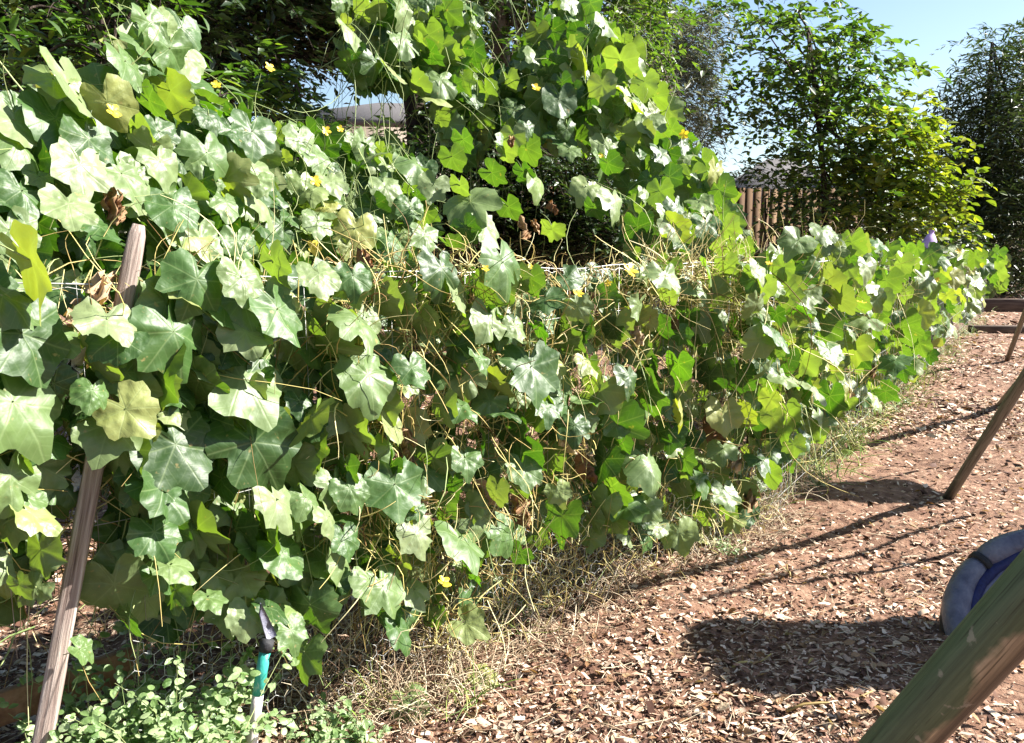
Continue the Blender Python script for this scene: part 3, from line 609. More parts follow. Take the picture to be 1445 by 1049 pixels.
tangle(vine_roots['front_left'], 'front_left', [(0,380),(490,380),(490,800),(0,820)], 600, (.15, .45), .0022, M['straw'], 'dead_stem', d0=-.35, d1=.0)
tangle(vine_roots['front_left'], 'front_left', low_l, 160, (.10, .28), .002, M['straw'], 'low_dead_stem', d0=-.3, d1=-.04)
tangle(vine_roots['front_left'], 'front_left', [(0,380),(490,380),(490,900),(0,900)], 70, (.15, .4), .0028, M['stem'], 'runner', d0=-.2, d1=.05)
tangle(vine_roots['front_right'], 'front_right', [(900,365),(1100,365),(1110,480),(1000,470),(920,440)], 500, (.12, .4), .002, M['straw'], 'dead_stem', d0=-.2, d1=.14)
tangle(vine_roots['far'], 'far', [(1060,380),(1130,360),(1400,370),(1420,400),(1330,500),(1240,580),(1110,690)], 1300, (.15, .5), .0028, M['straw'], 'dead_stem', d0=-.4, d1=.04)
tangle(vine_roots['far'], 'far', [(1060,380),(1130,360),(1400,370),(1420,400),(1330,500),(1240,580),(1110,690)], 140, (.2, .5), .0035, M['stem'], 'runner', d0=-.3, d1=.06)
tangle(vine_roots['mound_left'], 'mound_left', FILL['mound_left'][0], 110, (.15, .4), .0028, M['stem'], 'runner', d0=-.5, d1=.0)
tangle(vine_roots['mound_mid'], 'mound_mid', FILL['mound_mid'][0], 500, (.1, .35), .0024, M['stem'], 'runner', d0=-.4, d1=.1)
tangle(vine_roots['mound_right'], 'mound_right', FILL['mound_right'][0], 200, (.15, .45), .0028, M['stem'], 'runner', d0=-.4, d1=.05)
tangle(vine_roots['hanging'], 'hanging', FILL['hanging'][0], 220, (.3, .7), .003, M['stem'], 'runner', horiz=.12, d0=-.3, d1=.06)

# ------------------------------------------------------------------ wire fence
fence = thing('wire_fence', A0, 'wire garden fence with pale top wire and hexagon netting under the vines', 'fence')
def a_pt(s, z, off=0.): return A0+AD*s+AN*off+V(0, 0, z)
wl = on_plane(np.array([0., 1055.]), np.array([400., 368.]), A0, AN, .0)
w0, w1 = wl[0], wl[1]; TOPZ = (w0[2]+w1[2])/2
tt = np.linspace(-.25, 1, 60)[:, None]; line = w0+(w1-w0)*tt; line[:, 2] -= .012*np.sin(tt[:, 0]*18)**2
mb = MB(); mb.tube(line, .0022, 6); mb.build('top_wire', M['wire'], fence)
mb = MB(); k = np.linspace(0, 1, 90)[:, None]; L2 = w0+(w1-w0)*k; mb.tube(L2+AN*.004*np.sin(k*260)-V(0, 0, 1)*(.018+.006*np.cos(k*230)), .0013, 4); mb.build('lacing_wire', M['wire'], fence)
for z in (1.22, 1.0, .8):
    mb = MB(); mb.tube(np.array([a_pt(s, z+.01*math.sin(s*5)) for s in np.linspace(-1.6, 3., 30)]), .0014, 4); mb.build('line_wire', M['wire'], fence)
mb = MB()
for s in np.arange(-1.6, 3.0, .1):
    mb.tube(np.array([a_pt(s, .5), a_pt(s+.004, .95), a_pt(s, TOPZ)]), .0011, 3)
mb.build('vertical_wires', M['wire'], fence, kind='stuff')
for s in (1.0, 2.9):
    mb = MB(); p = a_pt(s, 0, -.16); mb.box(p+V(0, 0, .72), (.035, .006, 1.5)); mb.box(p+V(0, -.018, .72), (.006, .03, 1.5)); mb.build('steel_post', M['bark'], fence, smooth=False)
mb = MB(); h = .030
seg = set()
for row in range(10):
    for c in range(-7, 58):
        x0 = c*h*1.73+(row % 2)*h*.866; y0 = .02+row*h*1.5
        corners = [(x0+h*math.sin(a)*.98, y0+h*math.cos(a)) for a in [i*math.pi/3 for i in range(4)]]
        for i in range(3):
            a, b = corners[i], corners[i+1]
            wob = lambda s, z: .012*math.sin(9*s+4*z)+.014*math.sin(3.1*s-7*z)
            mb.tube(np.array([a_pt(a[0], a[1], .0+wob(*a)), a_pt(b[0], b[1], .0+wob(*b))]), .0008, 3, cap=False)
mb.build('hexagon_netting', M['hexwire'], fence, kind='stuff')
far_fence = thing('wire_fence', B0, 'far length of wire fence hidden in the vine beside the path', 'fence')
mb = MB(); mb.tube(np.array([B0+BD*s+V(0, 0, 1.38+.02*math.sin(s*2)) for s in np.linspace(-.05, 16, 40)]), .004, 5); mb.build('top_wire', M['wire'], far_fence)
for s in np.arange(.3, 16, 2.6):
    mb = MB(); mb.tube(np.array([B0+BD*s-BN*.15, B0+BD*s-BN*.15+V(0, 0, 1.42)]), .018, 6); mb.build('steel_post', M['bark'], far_fence)
mb = MB()
for s in np.arange(0, 16, .15): mb.tube(np.array([B0+BD*s+V(0, 0, .02), B0+BD*s+V(0, 0, 1.37)]), .0015, 3, cap=False)
for z in np.arange(.15, 1.3, .15): mb.tube(np.array([B0+BD*s+V(0, 0, z) for s in (-.05, 5, 10, 16)]), .0015, 3, cap=False)
mb.build('wire_mesh', M['wire'], far_fence, kind='stuff')

# ------------------------------------------------------------------ stakes and small things on the fence
def oriented(p0, p1, roll=0.):
    z = nrm(p1-p0); x = nrm(np.cross(V(0, 1, 0), z)); y = np.cross(z, x); c, s = math.cos(roll), math.sin(roll)
    return np.stack([x*c+y*s, y*c-x*s, z], -1)
def stake(name, p0, p1, w, mat, label, cat, rounded=True, roll=.35):
    """square post with softened arrises and a worn top"""
    L = np.linalg.norm(p1-p0); R = oriented(p0, p1, roll)
    o = thing(name, p0, label, cat); o.rotation_euler = Matrix(R.tolist()).to_euler()
    c = w*.5; b = w*.10; ring = np.array([(c-b, -c), (c, -c+b), (c, c-b), (c-b, c), (-c+b, c), (-c, c-b), (-c, -c+b), (-c+b, -c)])
    zs = np.array([0, .2, .4, .6, .8, .94, .985, 1.])*L; sc = [1, 1.01, .99, 1, .99, .98, .88, .62]
    v = np.concatenate([np.column_stack([ring*q*(1+rng.normal(0, .012, (8, 1))), np.full(8, z)]) for z, q in zip(zs, sc)]+[[[0, 0, L+w*.04]]])
    f4 = [(i*8+j, i*8+(j+1) % 8, i*8+8+(j+1) % 8, i*8+8+j) for i in range(7) for j in range(8)]
    f3 = [(56+j, 56+(j+1) % 8, 64) for j in range(8)]
    me = mesh_from('shaft', v, [np.array(f3), np.array(f4)], smooth=False); me.materials.append(mat)
    s = bpy.data.objects.new('shaft', me); COL.objects.link(s); s.parent = o
    return o
pt = on_plane(np.array(196.), np.array(318.), A0, AN, .0); pm = on_plane(np.array(128.), np.array(684.), A0, AN, .04)
pb = pm+(pm-pt)*(pm[2]/(pt[2]-pm[2])); 
stake('wooden_stake', pb-nrm(pm-pt)*-.0, pt, .044, M['grey_wood'], 'weathered square wooden stake leaning against the left of the fence', 'stake')
s0 = on_plane(np.array(352.), np.array(1075.), A0, AN, .20); s1 = on_plane(np.array(371.), np.array(925.), A0, AN, .20)
tool = thing('garden_stake', V(s0[0], s0[1], 0), 'round stake with teal paint band and grey blade like tip at the fence foot', 'stake')
d = nrm(s1-s0); g0 = s0-d*(s0[2]/d[2])
L = lambda x, y: on_plane(np.array(float(x)), np.array(float(y)), A0, AN, .20)
mb = MB(); mb.tube(np.array([g0, L(354, 1060), L(360, 1010), L(364, 980)]), [.016, .016, .0155, .015], 10); mb.build('shaft', M['white_stake'], tool)
mb = MB(); mb.tube(np.array([L(364, 980), L(369, 950), L(374, 918)]), [.0155, .0155, .0155], 10); mb.build('painted_band', M['teal'], tool)
mb = MB(); mb.tube(np.array([L(374, 919), L(376, 910), L(379, 902)]), [.018, .019, .017], 10); mb.build('clamp', M['black'], tool)
tip = [L(377, 904), L(391, 897), L(382, 878), L(369, 852), L(367, 868), L(372, 888)]
th = -AN*.008; vv = np.array(tip+[q+th for q in tip])
me = mesh_from('tip', vv, [np.array([(0, 1, 2), (0, 2, 5), (5, 2, 4), (4, 2, 3), (8, 7, 6), (11, 8, 6), (10, 8, 11), (9, 8, 10)]), np.array([(i, (i+1) % 6, 6+(i+1) % 6, 6+i) for i in range(6)])], smooth=False)
obj('tip', me, M['grey_fabric'], tool)
# crumpled clear sheet caught in the vine, boards of the raised bed behind
def sheet(name, pts, mat, label, cat, nu=9, nv=7, wr=.02):
    a, b, c, d = pts; u = np.linspace(0, 1, nu)[None, :, None]; v = np.linspace(0, 1, nv)[:, None, None]
    P = a*(1-u)*(1-v)+b*u*(1-v)+c*u*v+d*(1-u)*v; P = P+rng.normal(0, wr, P.shape)*.45+AN*wr*np.sin(9*u+5*v)
    i = (np.arange(nv-1)[:, None]*nu+np.arange(nu-1)[None]).ravel()
    base = P.reshape(-1, 3).mean(0); o = thing(name, base, label, cat)
    me = mesh_from('sheet', P.reshape(-1, 3), [np.stack([i, i+1, i+nu+1, i+nu], -1)]); s = obj('sheet', me, mat, o)
    s.modifiers.new('thickness', 'SOLIDIFY').thickness = .002
    return o
q = lambda x, y, o: on_plane(np.array(float(x)), np.array(float(y)), A0, AN, o)
sheet('plastic_sheet', [q(58, 520, .06), q(112, 488, .08), q(122, 560, .05), q(75, 548, .05)], M['plastic'], 'crumpled clear plastic scrap caught beside the wooden stake', 'plastic')
sheet('plastic_sheet', [q(84, 672, -.02), q(120, 660, .0), q(122, 700, .0), q(88, 704, -.02)], M['plastic'], 'small bluish plastic scrap behind the wooden stake at knee height', 'plastic', 6, 5)
def board(p0, p1, h, t, label):
    o = thing('garden_board', p0, label, 'board'); d = nrm(p1-p0); n = np.cross(d, V(0, 0, 1)); mb = MB()
    mb.box((p0+p1)/2+V(0, 0, h/2), (np.linalg.norm(p1-p0), t, h), np.stack([d, n, V(0, 0, 1)], -1)); b = mb.build('plank', M['board'], o, smooth=False)
    b.modifiers.new('bevel', 'BEVEL').width = .004
board(a_pt(-1.4, .16, -.30), a_pt(-.25, .16, -.36), .10, .03, 'brown upper board of the raised bed behind the wooden stake')
board(a_pt(-1.5, .0, -.22), a_pt(-.35, .0, -.26), .13, .03, 'brown lower board of the raised bed behind the wooden stake')

# ------------------------------------------------------------------ weeds, grass and hay along the foot of the fence
def weed(px, py, w, h, n, label):
    c = on_ground(px, py)
    o = thing('weed_plant', V(c[0], c[1], 0), label, 'weed', 'leafy weeds at the foot of the fence')
    ns = 26; a = rng.uniform(0, 6.28, ns); rr = w*np.sqrt(rng.uniform(0, 1, ns))*.6
    p0 = np.stack([c[0]+rr*np.cos(a), c[1]+rr*np.sin(a), np.zeros(ns)], -1); d = np.stack([np.cos(a)*.5, np.sin(a)*.5, rng.uniform(.8, 1.5, ns)], -1)
    v, f, path = strands(p0, d, h*rng.uniform(.6, 1.15, ns), .0018, .15, 6, .12)
    obj('stem', mesh_from('stem', v, [f]), M['stem'], o, kind='stuff')
    k = rng.integers(0, ns, n); j = rng.integers(1, 7, n); p = path[k, j]+rng.normal(0, .012, (n, 3))
    b = rng.uniform(0, 6.28, n); t = np.stack([np.cos(b), np.sin(b), rng.normal(0, .35, n)], -1)
    nn = nrm(V(0, 0, 1)+SUN*.6+V(0, -.4, 0)+rng.normal(0, .4, (n, 3)))
    R_ = frames(nn, t); z_ = rng.uniform(.010, .028, n); a_ = rng.random(n) < .62
    add_leaves(o, 'round', M['weed'], p[a_], R_[a_], z_[a_], top=60)
    add_leaves(o, 'ovate', M['weed'], p[~a_], R_[~a_], z_[~a_]*1.35, top=40, rest='pointed_foliage')
    if n > 150:
        d_ = rng.integers(0, n, 40); add_leaves(o, 'crumple', M['dry_leaf'], p[d_]*V(1, 1, .6), R_[d_], z_[d_]*1.6, top=0, rest='dead_leaves')
for w in [(262,1170,.13,.42,760,'pale green weed clump with small round leaves below the netting'), (205,1170,.16,.40,800,'weed clump with round leaves in the lower left beside the wooden stake'),
          (140,1190,.15,.32,600,'low weed spreading at the bottom edge near the foot of the wooden stake'), (245,1110,.14,.48,800,'taller weed growing up against the netting behind the lower weed clump'),
          (290,1120,.06,.32,320,'weed with round leaves between the netting and the teal stake'), (500,1080,.12,.15,260,'low weed with ragged leaves right of the teal stake'),
          (450,1060,.06,.14,130,'thin weed just right of the teal stake'), (170,1100,.12,.46,460,'weed reaching up beside the wooden stake')]:
    weed(*w)
def tufts(name, spots, n, L, r, mat, label, cat, spread=.05, lean=.5, sag=.5):
    P0, D = [], []
    for x, y, s in spots:
        c = on_ground(x, y); m = max(3, int(n*s)); a = rng.uniform(0, 6.28, m)
        P0.append(np.stack([c[0]+rng.normal(0, spread*s, m), c[1]+rng.normal(0, spread*s, m), np.full(m, .005)], -1))
        D.append(np.stack([np.cos(a)*lean, np.sin(a)*lean, rng.uniform(.3, 1.2, m)], -1)+AN*.12)
    P0, D = np.concatenate(P0), np.concatenate(D); m = len(P0)
    v, f, _ = strands(P0, D, rng.uniform(*L, m), rng.uniform(r*.6, r*1.3, m), sag*rng.uniform(.2, 1.6, m), 6, .14)
    return tag(obj(name, mesh_from(name, v, [f], np.zeros((len(v), 2))), mat), label, cat, kind='stuff')
edge = [(x, np.interp(x, [420, 600, 700, 950, 1100], [1040, 985, 925, 812, 738])+rng.normal(0, 12)-8, rng.uniform(.6, 1.3)) for x in np.arange(430, 1110, 13)]
tufts('dry_grass', edge, 24, (.06, .30), .0021, M['hay'], 'tan dry grass tangled along the foot of the near fence', 'dry grass', spread=.07, lean=.8)
inner = [(x, y-20-abs(rng.normal(0, 40)), 1.) for x, y, _ in edge]
tufts('dry_grass', inner, 20, (.1, .45), .0022, M['hay'], 'dry grass standing inside the foot of the near fence', 'dry grass', spread=.08, lean=.5)
hay = [(x, np.interp(x, [980, 1100], [745, 690])+rng.normal(0, 14), 1.) for x in np.linspace(985, 1105, 26)]
tufts('hay', hay, 60, (.12, .42), .0022, M['hay'], 'heap of tan hay at the bend of the fence', 'hay', spread=.09, lean=.9, sag=.7)
fe = [(x, np.interp(x, [1110, 1200, 1300, 1390], [690, 618, 530, 440])+rng.normal(0, 5), .8) for x in np.arange(1110, 1390, 6)]
tufts('dry_grass', fe, 34, (.10, .36), .0032, M['grass'], 'yellow green grass fringe along the far fence', 'grass', spread=.14, lean=.6)
gr = [(720,880,1.),(735,870,.8),(1030,745,.8),(1050,735,.8),(1075,720,.8),(700,905,.7),(650,990,.8),(530,1000,.8)]
tufts('green_grass', gr, 26, (.1, .3), .0024, M['grass'], 'green grass blades in tufts at the near fence foot', 'grass', spread=.05, lean=.55)
# curled dead leaves and splinters over the mulch
q = samp_all(5200); n = len(q); a = rng.uniform(0, 6.283, n)
p = np.column_stack([q, ground_h(q[:, 0], q[:, 1])+.012]); t = np.stack([np.cos(a), np.sin(a), rng.normal(0, .2, n)], -1)
tag(obj('leaf_litter', join_leaves('ovate', M['dry_leaf'], p, frames(V(0, 0, 1)+rng.normal(0, .35, (n, 3)), t), rng.uniform(.018, .05, n)*(1+.12*np.clip(q[:, 1]-3, 0, 9)), 'leaf_litter'), M['dry_leaf']), 'curled brown dead leaves scattered over the mulch', 'leaf litter', kind='stuff')
q = samp_all(5000); n = len(q); a = rng.normal(.4, .9, n)
v, f, _ = strands(np.column_stack([q, ground_h(q[:, 0], q[:, 1])+.016]), np.stack([np.cos(a), np.sin(a), rng.normal(.03, .1, n)], -1), rng.uniform(.03, .13, n), rng.uniform(.0010, .0024, n), .1, 3, .08)
tag(obj('splinters', mesh_from('splinters', v, [f]), M['hay']), 'thin tan splinters and straws lying on the mulch', 'splinters', kind='stuff')
# little loose weeds on the path edge
for px, py, lab in [(1225,590,'small bright weed at the path edge under the far vine'), (1275,572,'tiny bright weed on the path right of the far vine foot'), (1150,690,'lone grey green weed sprig in the shade on the path'), (1030,785,'small yellow green weed on the mulch below the bend')]:
    weed(px, py, .07, .10, 50, lab)
# twigs on the path
for px, py, L_, a, lab in [(1060,945,.16,.3,'pale thin twig lying near the bottom of the path'), (1112,815,.10,1.4,'short upright pale twig standing in the mulch'), (1170,1003,.3,.15,'long pale stalk lying on the mulch beside the green pole'), (905,835,.22,2.4,'bleached forked stalk at the fence foot')]:
    c = on_ground(px, py); o = thing('twig', V(c[0], c[1], 0), lab, 'twig'); mb = MB()
    t = np.linspace(0, 1, 6)[:, None]; dd = V(math.cos(a), math.sin(a), .12)
    p = c+V(0, 0, .03)+dd*L_*(t-.5); p[:, 2] += .012*np.sin(t[:, 0]*7); mb.tube(p, np.linspace(.005, .0025, 6), 6); mb.tube(np.array([p[3], p[3]+V(-.02, .03, .02)]), [.0028, .0015], 5); mb.build('stick', M['straw'], o)

# ------------------------------------------------------------------ swing frame on the right
frame = thing('swing_set', V(.18, 1.26, 0), 'swing set with green worn near pole and bare brown far poles leaning over the path', 'swing set')
lean = V(.31, -.43, 1.)
def pole(p0, p1, r, mat, name='leg', n=20):
    R = oriented(p0, p1); Lg = np.linalg.norm(p1-p0); mb = MB()
    zs = np.linspace(0, Lg, 12); mb.tube(np.column_stack([np.zeros((12, 2)), zs]), r, n)
    o = mb.build(name, mat); o.parent = frame; m = np.eye(4); m[:3, :3] = R; m[:3, 3] = p0-np.array(frame.location); o.matrix_local = Matrix(m.tolist()); return o
P1 = ray(1268, 1049)*.96+V(0, 0, EYE); P2 = ray(1447, 851)*.83+V(0, 0, EYE); dv = P2-P1
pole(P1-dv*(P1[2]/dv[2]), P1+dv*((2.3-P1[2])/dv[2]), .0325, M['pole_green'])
tops = [P1+dv*((2.3-P1[2])/dv[2])]
f1 = on_ground(1337, 704); u1 = at(1447, 532, 4.05); d1 = u1-f1; pole(f1-d1*.02, f1+d1*(2.3/d1[2]), .029, M['pole']); tops.append(f1+d1*(2.3/d1[2]))
f2 = on_ground(1408, 577); u2 = at(1450, 526, 6.93); d2 = u2-f2; pole(f2-d2*.02, f2+d2*(2.3/d2[2]), .035, M['pole']); tops.append(f2+d2*(2.3/d2[2]))
f3 = on_ground(1421, 509); u3 = at(1447, 440, 9.6); d3 = u3-f3; pole(f3, f3+d3*(2.3/d3[2]), .03, M['pole']); tops.append(f3+d3*(2.3/d3[2]))
q_ = tops[0]+V(.62, -.86, -2.3)*V(1, 1, 1.); pole(q_, tops[0], .0325, M['pole'])
for a, b in zip(tops[1:-1], tops[2:]): pole(a, b, .03, M['pole'], 'top_rail', 12)
for px, py, h, rr, lab in [(1165, 925, 1.7, (.50, .30), 'unseen dark cloth added to cast the near oval shadow on the path'), (1205, 697, 2.0, (.5, .28), 'unseen dark cloth added to cast the farther oval shadow on the path')]:
    c = on_ground(px, py)-np.array([-SUN[0], -SUN[1], 0])/SUN[2]*h+V(0, 0, h)
    o = thing('shadow_caster_cloth', c, lab, 'cloth'); g = np.linspace(-1, 1, 9); X, Y = np.meshgrid(g, g)  # unseen cloth, added only to throw an oval shadow onto the path
    k = 1/np.maximum(1, (np.abs(X)**4+np.abs(Y)**4)**.25); X, Y = X*k*rr[0], Y*k*rr[1]
    P = np.stack([c[0]+X, c[1]+Y, c[2]-.05*np.cos(X*3)+.01*np.sin(9*Y)], -1).reshape(-1, 3); i = (np.arange(8)[:, None]*9+np.arange(8)[None]).ravel()
    s = obj('cloth', mesh_from('cloth', P, [np.stack([i, i+1, i+10, i+9], -1)]), M['navy'], o); s.modifiers.new('thickness', 'SOLIDIFY').thickness = .006  # mesh of the unseen cloth added to cast the shadow
    mb = MB()
    for ex, ey in ((-.8, 0), (.8, 0)): mb.tube(np.array([c+V(ex*rr[0], ey, -.02), c+V(ex*rr[0]*.7, .05, 2.3-h)]), .006, 6)
    mb.build('rope', M['rope'], o)
for (xa, ya), (xb, yb), wh in [((1356, 777), (1134, 821), 'nearest'), ((1363, 730), (977, 854), 'middle'), ((1300, 660), (1180, 690), 'farthest')]:
    a, b = on_ground(xa, ya), on_ground(xb, yb); ha = .65; hb = min(ha+np.linalg.norm(b-a)/1.27, 2.25)
    pa, pb2 = [g_+V(SUN[0], SUN[1], 0)/SUN[2]*h_+V(0, 0, h_) for g_, h_ in ((a, ha), (b, hb))]
    o = thing('swing_rope', pa, f'{wh} of the three dark ropes hanging from the swing rail', 'rope', 'ropes hanging from the swing rail')
    mb = MB(); mb.tube(np.array([pa, (pa+pb2)/2+V(.01, 0, 0), pb2]), .015, 6); mb.build('strand', M['rope'], o)
# round padded swing seat, tilted
sc = at(1518, 888, 2.72); ax = nrm(V(.55, .72, .60)); nn = nrm(V(-.42, -.55, .80)); ax = nrm(ax-nn*(ax@nn)); ay = np.cross(nn, ax); RS = .38
saucer = thing('saucer_swing', sc, 'round padded swing seat with grey rim and blue centre behind the green pole', 'swing')
def ring(rad, rt, n0, n1, name, mat, lift=0., m=10, seam=True):
    mb = MB(); a = np.linspace(n0, n1, 26); p = sc+RS*rad*(np.cos(a)[:, None]*ax+np.sin(a)[:, None]*ay)+nn*lift
    r = rt*(1-.30*(np.abs(np.linspace(-1, 1, 26))**8))*(1+.05*np.sin(a*9)) if seam else np.full(26, rt)
    mb.tube(p, r, m); return mb.build(name, mat, saucer)
for k in range(6):
    ring(1., .052, k*math.pi/3+.02, (k+1)*math.pi/3-.02, 'rim_pad', M['grey_fabric'])
for k in range(6):
    a = k*math.pi/3; mb = MB(); c = sc+RS*(math.cos(a)*ax+math.sin(a)*ay); tg = -math.sin(a)*ax+math.cos(a)*ay
    mb.tube(np.array([c-tg*.012, c+tg*.012]), .050, 12); mb.build('strap', M['black'], saucer)
ring(1.03, .05, 0, 2*math.pi, 'under_rim', M['black'], -.035, seam=False)
ring(.87, .022, 0, 2*math.pi, 'inner_shade_band', M['navy'], .0, seam=False)  # navy ring stands in for the shade just inside the padded rim
mb = MB(); a = np.linspace(0, 2*math.pi, 28, endpoint=False); vv = [sc-nn*.07]
for q in (.3, .6, .9): vv += list(sc+RS*q*(np.cos(a)[:, None]*ax+np.sin(a)[:, None]*ay)-nn*(.07*(1-q*q)+.012*np.sin(a*5+q*7)[:, None]))
j = np.arange(28); k = (j+1) % 28
me = mesh_from('seat', np.array(vv), [np.stack([np.zeros(28, int), 1+j, 1+k], -1), np.concatenate([np.stack([1+28*i+j, 29+28*i+j, 29+28*i+k, 1+28*i+k], -1) for i in range(2)])]); obj('seat', me, M['blue_fabric'], saucer)
for e in (0.4, 2.2, 4.1, 5.6):
    mb = MB(); p = sc+RS*(math.cos(e)*ax+math.sin(e)*ay)
    if p[0]/p[1] > .66: mb.tube(np.array([p, np.array([2.55, 2.5, 2.3])]), .006, 6); mb.build('rope', M['rope'], saucer)

# ------------------------------------------------------------------ background: board fence, houses, trees
bf0, bf1 = at(540, 345, 14.4), at(1215, 345, 14.8)
bfence = thing('board_fence', V(bf0[0], bf0[1], 0), 'brown wooden board fence behind the garden', 'fence')
dl = bf1-bf0; dl[2] = 0; Lf = np.linalg.norm(dl); dl = nrm(dl); nb = np.cross(dl, V(0, 0, 1))
mb = MB(); mb.box((0, 0, 0), (.135, .02, 2.5)); pm_ = mesh_from('plank', np.concatenate(mb.v), [np.concatenate(mb.f4)], smooth=False); pm_.materials.append(M['plank'])
for i in range(int(Lf/.15)):
    o = bpy.data.objects.new('plank', pm_); COL.objects.link(o); o.parent = bfence
    p = dl*(i*.15)+nb*rng.normal(0, .003); o.location = (p[0], p[1], 1.25+rng.normal(0, .012)); o.rotation_euler = (0, rng.normal(0, .006), math.atan2(dl[1], dl[0]))
for z in (.5, 1.8):
    mb = MB(); mb.box(bf0*V(1, 1, 0)+dl*Lf/2-nb*.04+V(0, 0, z), (Lf, .04, .09), np.stack([dl, nb, V(0, 0, 1)], -1)); mb.build('rail', M['plank'], bfence, smooth=False)
def house(px, py, Y, wid, rise, dep, label, rot):
    r = at(px, py, Y); z1 = r[2]; z0 = z1-rise
    o = thing('house', V(r[0], r[1], 0), label, 'house'); o.rotation_euler[2] = rot
    def part(nm, v, f, mat):
        me = mesh_from(nm, v, f, smooth=False); me.materials.append(mat); c = bpy.data.objects.new(nm, me); COL.objects.link(c); c.parent = o; return c
    w, d = wid/2, dep/2
    mb = MB(); mb.box((0, 0, z0/2), (wid-.8, dep-.8, z0)); part('wall', np.concatenate(mb.v), [np.concatenate(mb.f4)], M['wall'])
    v = np.array([(-w, -d, z0), (w, -d, z0), (w, d, z0), (-w, d, z0), (-w+d*.8, 0, z1), (w-d*.8, 0, z1), (-w, -d, z0-.16), (w, -d, z0-.16), (w, d, z0-.16), (-w, d, z0-.16)])
    part('roof', v, [np.array([(1, 2, 5), (3, 0, 4)]), np.array([(0, 1, 5, 4), (2, 3, 4, 5), (6, 7, 1, 0), (7, 8, 2, 1), (8, 9, 3, 2), (9, 6, 0, 3), (9, 8, 7, 6)])], M['roof'])
    mb = MB(); mb.box((.6, -d+.37, z0*.55), (1.2, .06, 1.1)); part('window', np.concatenate(mb.v), [np.concatenate(mb.f4)], M['navy'])
house(565, 146, 26, 7, 1.0, 7, 'house with grey shingle roof behind the brown tree trunk', .15)
house(1098, 224, 24, 4.6, 1.3, 5, 'low house roof seen behind the board fence and the leafy tree', -.1)

def sprays(C, D, L, n, size, droop, kind='pinnate'):
    """twigs from centres C along D carrying n leaves each"""
    m = len(C); L = np.broadcast_to(L, (m,)); t = np.tile(np.linspace(.12, 1, n), (m, 1))+rng.normal(0, .03, (m, n))
    D = nrm(D); side = nrm(np.cross(D, V(0, 0, 1)+rng.normal(0, .1, (m, 3))))
    p = C[:, None]+D[:, None]*(L[:, None]*t)[..., None]; p[..., 2] -= droop*L[:, None]*t**2
    dd = nrm(D[:, None]-V(0, 0, 1)*(2*droop*t)[..., None]*np.ones(3))
    sg = np.where(np.arange(n) % 2, 1, -1)[None, :, None]
    tip = nrm(dd*.6+side[:, None]*sg*.8-V(0, 0, 1)*.45+rng.normal(0, .22, (m, n, 3)))
    nm = nrm(V(0, 0, 1)+rng.normal(0, .45, (m, n, 3))+.3*SUN)
    s = size*rng.uniform(.65, 1.25, (m, n))
    return p.reshape(-1, 3), frames(nm.reshape(-1, 3), tip.reshape(-1, 3)), s.ravel()
def crown(blobs, Y, thick, num):
    """twig centres inside overlapping clumps given as seen, each with its own depth"""
    C, O = [], []
    tot = sum(b[2]*b[3]*(b[4] if len(b) > 4 else 1) for b in blobs)
    for b in blobs:
        x, y, rx, ry = b[:4]; dn = b[4] if len(b) > 4 else 1
        m = max(4, int(num*rx*ry*dn/tot)); v = nrm(rng.normal(0, 1, (m, 3)))*rng.uniform(0, 1, (m, 1))**.4
        Yc = Y+rng.normal(0, thick*.3); c0 = at(x, y, Yc); k = Yc/F
        off = np.stack([v[:, 0]*rx*k, v[:, 1]*thick, v[:, 2]*ry*k], -1)
        C.append(c0+off); O.append(nrm(off*V(1, .6, 1)+1e-6))
    return np.concatenate(C), np.concatenate(O)
def tree(name, label, cat, trunk, bark, blobs, Y, thick, num, nper, L, size, droop, kind, mat, limbs=5, top=300, low='tiny', out=.7, group=None, r0=.11):
    b = at(*trunk[0], Y); base = V(b[0], b[1], 0); o = thing(name, base, label, cat, group)
    pts = [base]+[at(x, y, Y) for x, y in trunk]; pts = [p for i, p in enumerate(pts) if i == 0 or p[2] > pts[0][2]+.05]
    mb = MB(); P = np.array(pts); u = np.linspace(0, 1, 14); cu = np.linspace(0, 1, len(P)); P = np.stack([np.interp(u, cu, P[:, i]) for i in range(3)], -1)
    P[1:-1] += rng.normal(0, r0*.12, (12, 3)); mb.tube(P, np.linspace(r0, r0*.55, 14)*(1+rng.normal(0, .03, 14)), 10); mb.build('trunk', bark, o)
    C, O = crown(blobs, Y, thick, num)
    sel = rng.choice(len(C), min(limbs*4, len(C)), replace=False)
    for i in range(0, len(sel), 4):
        mb = MB()
        for q in sel[i:i+4]:
            s = P[rng.integers(6, 14)]; e = C[q]; md = (s+e)/2+V(0, 0, .15)+rng.normal(0, .08, 3); t = np.linspace(0, 1, 7)[:, None]
            mb.tube((1-t)**2*s+2*t*(1-t)*md+t*t*e, np.linspace(r0*.32, .006, 7), 5)
        mb.build('branch', bark, o)
    D = nrm(O*out+rng.normal(0, .45, C.shape)+V(0, 0, .1))
    p, R, s = sprays(C, D, L*rng.uniform(.6, 1.2, len(C)), nper, size, droop)
    nt = len(C); v, f, _ = strands(C, D, L*.9, .004, droop, 4, .05); obj('twig', mesh_from('twig', v, [f]), bark, o, kind='stuff')
    add_leaves(o, kind, mat, p, R, s, top=top, low=low)
    return o
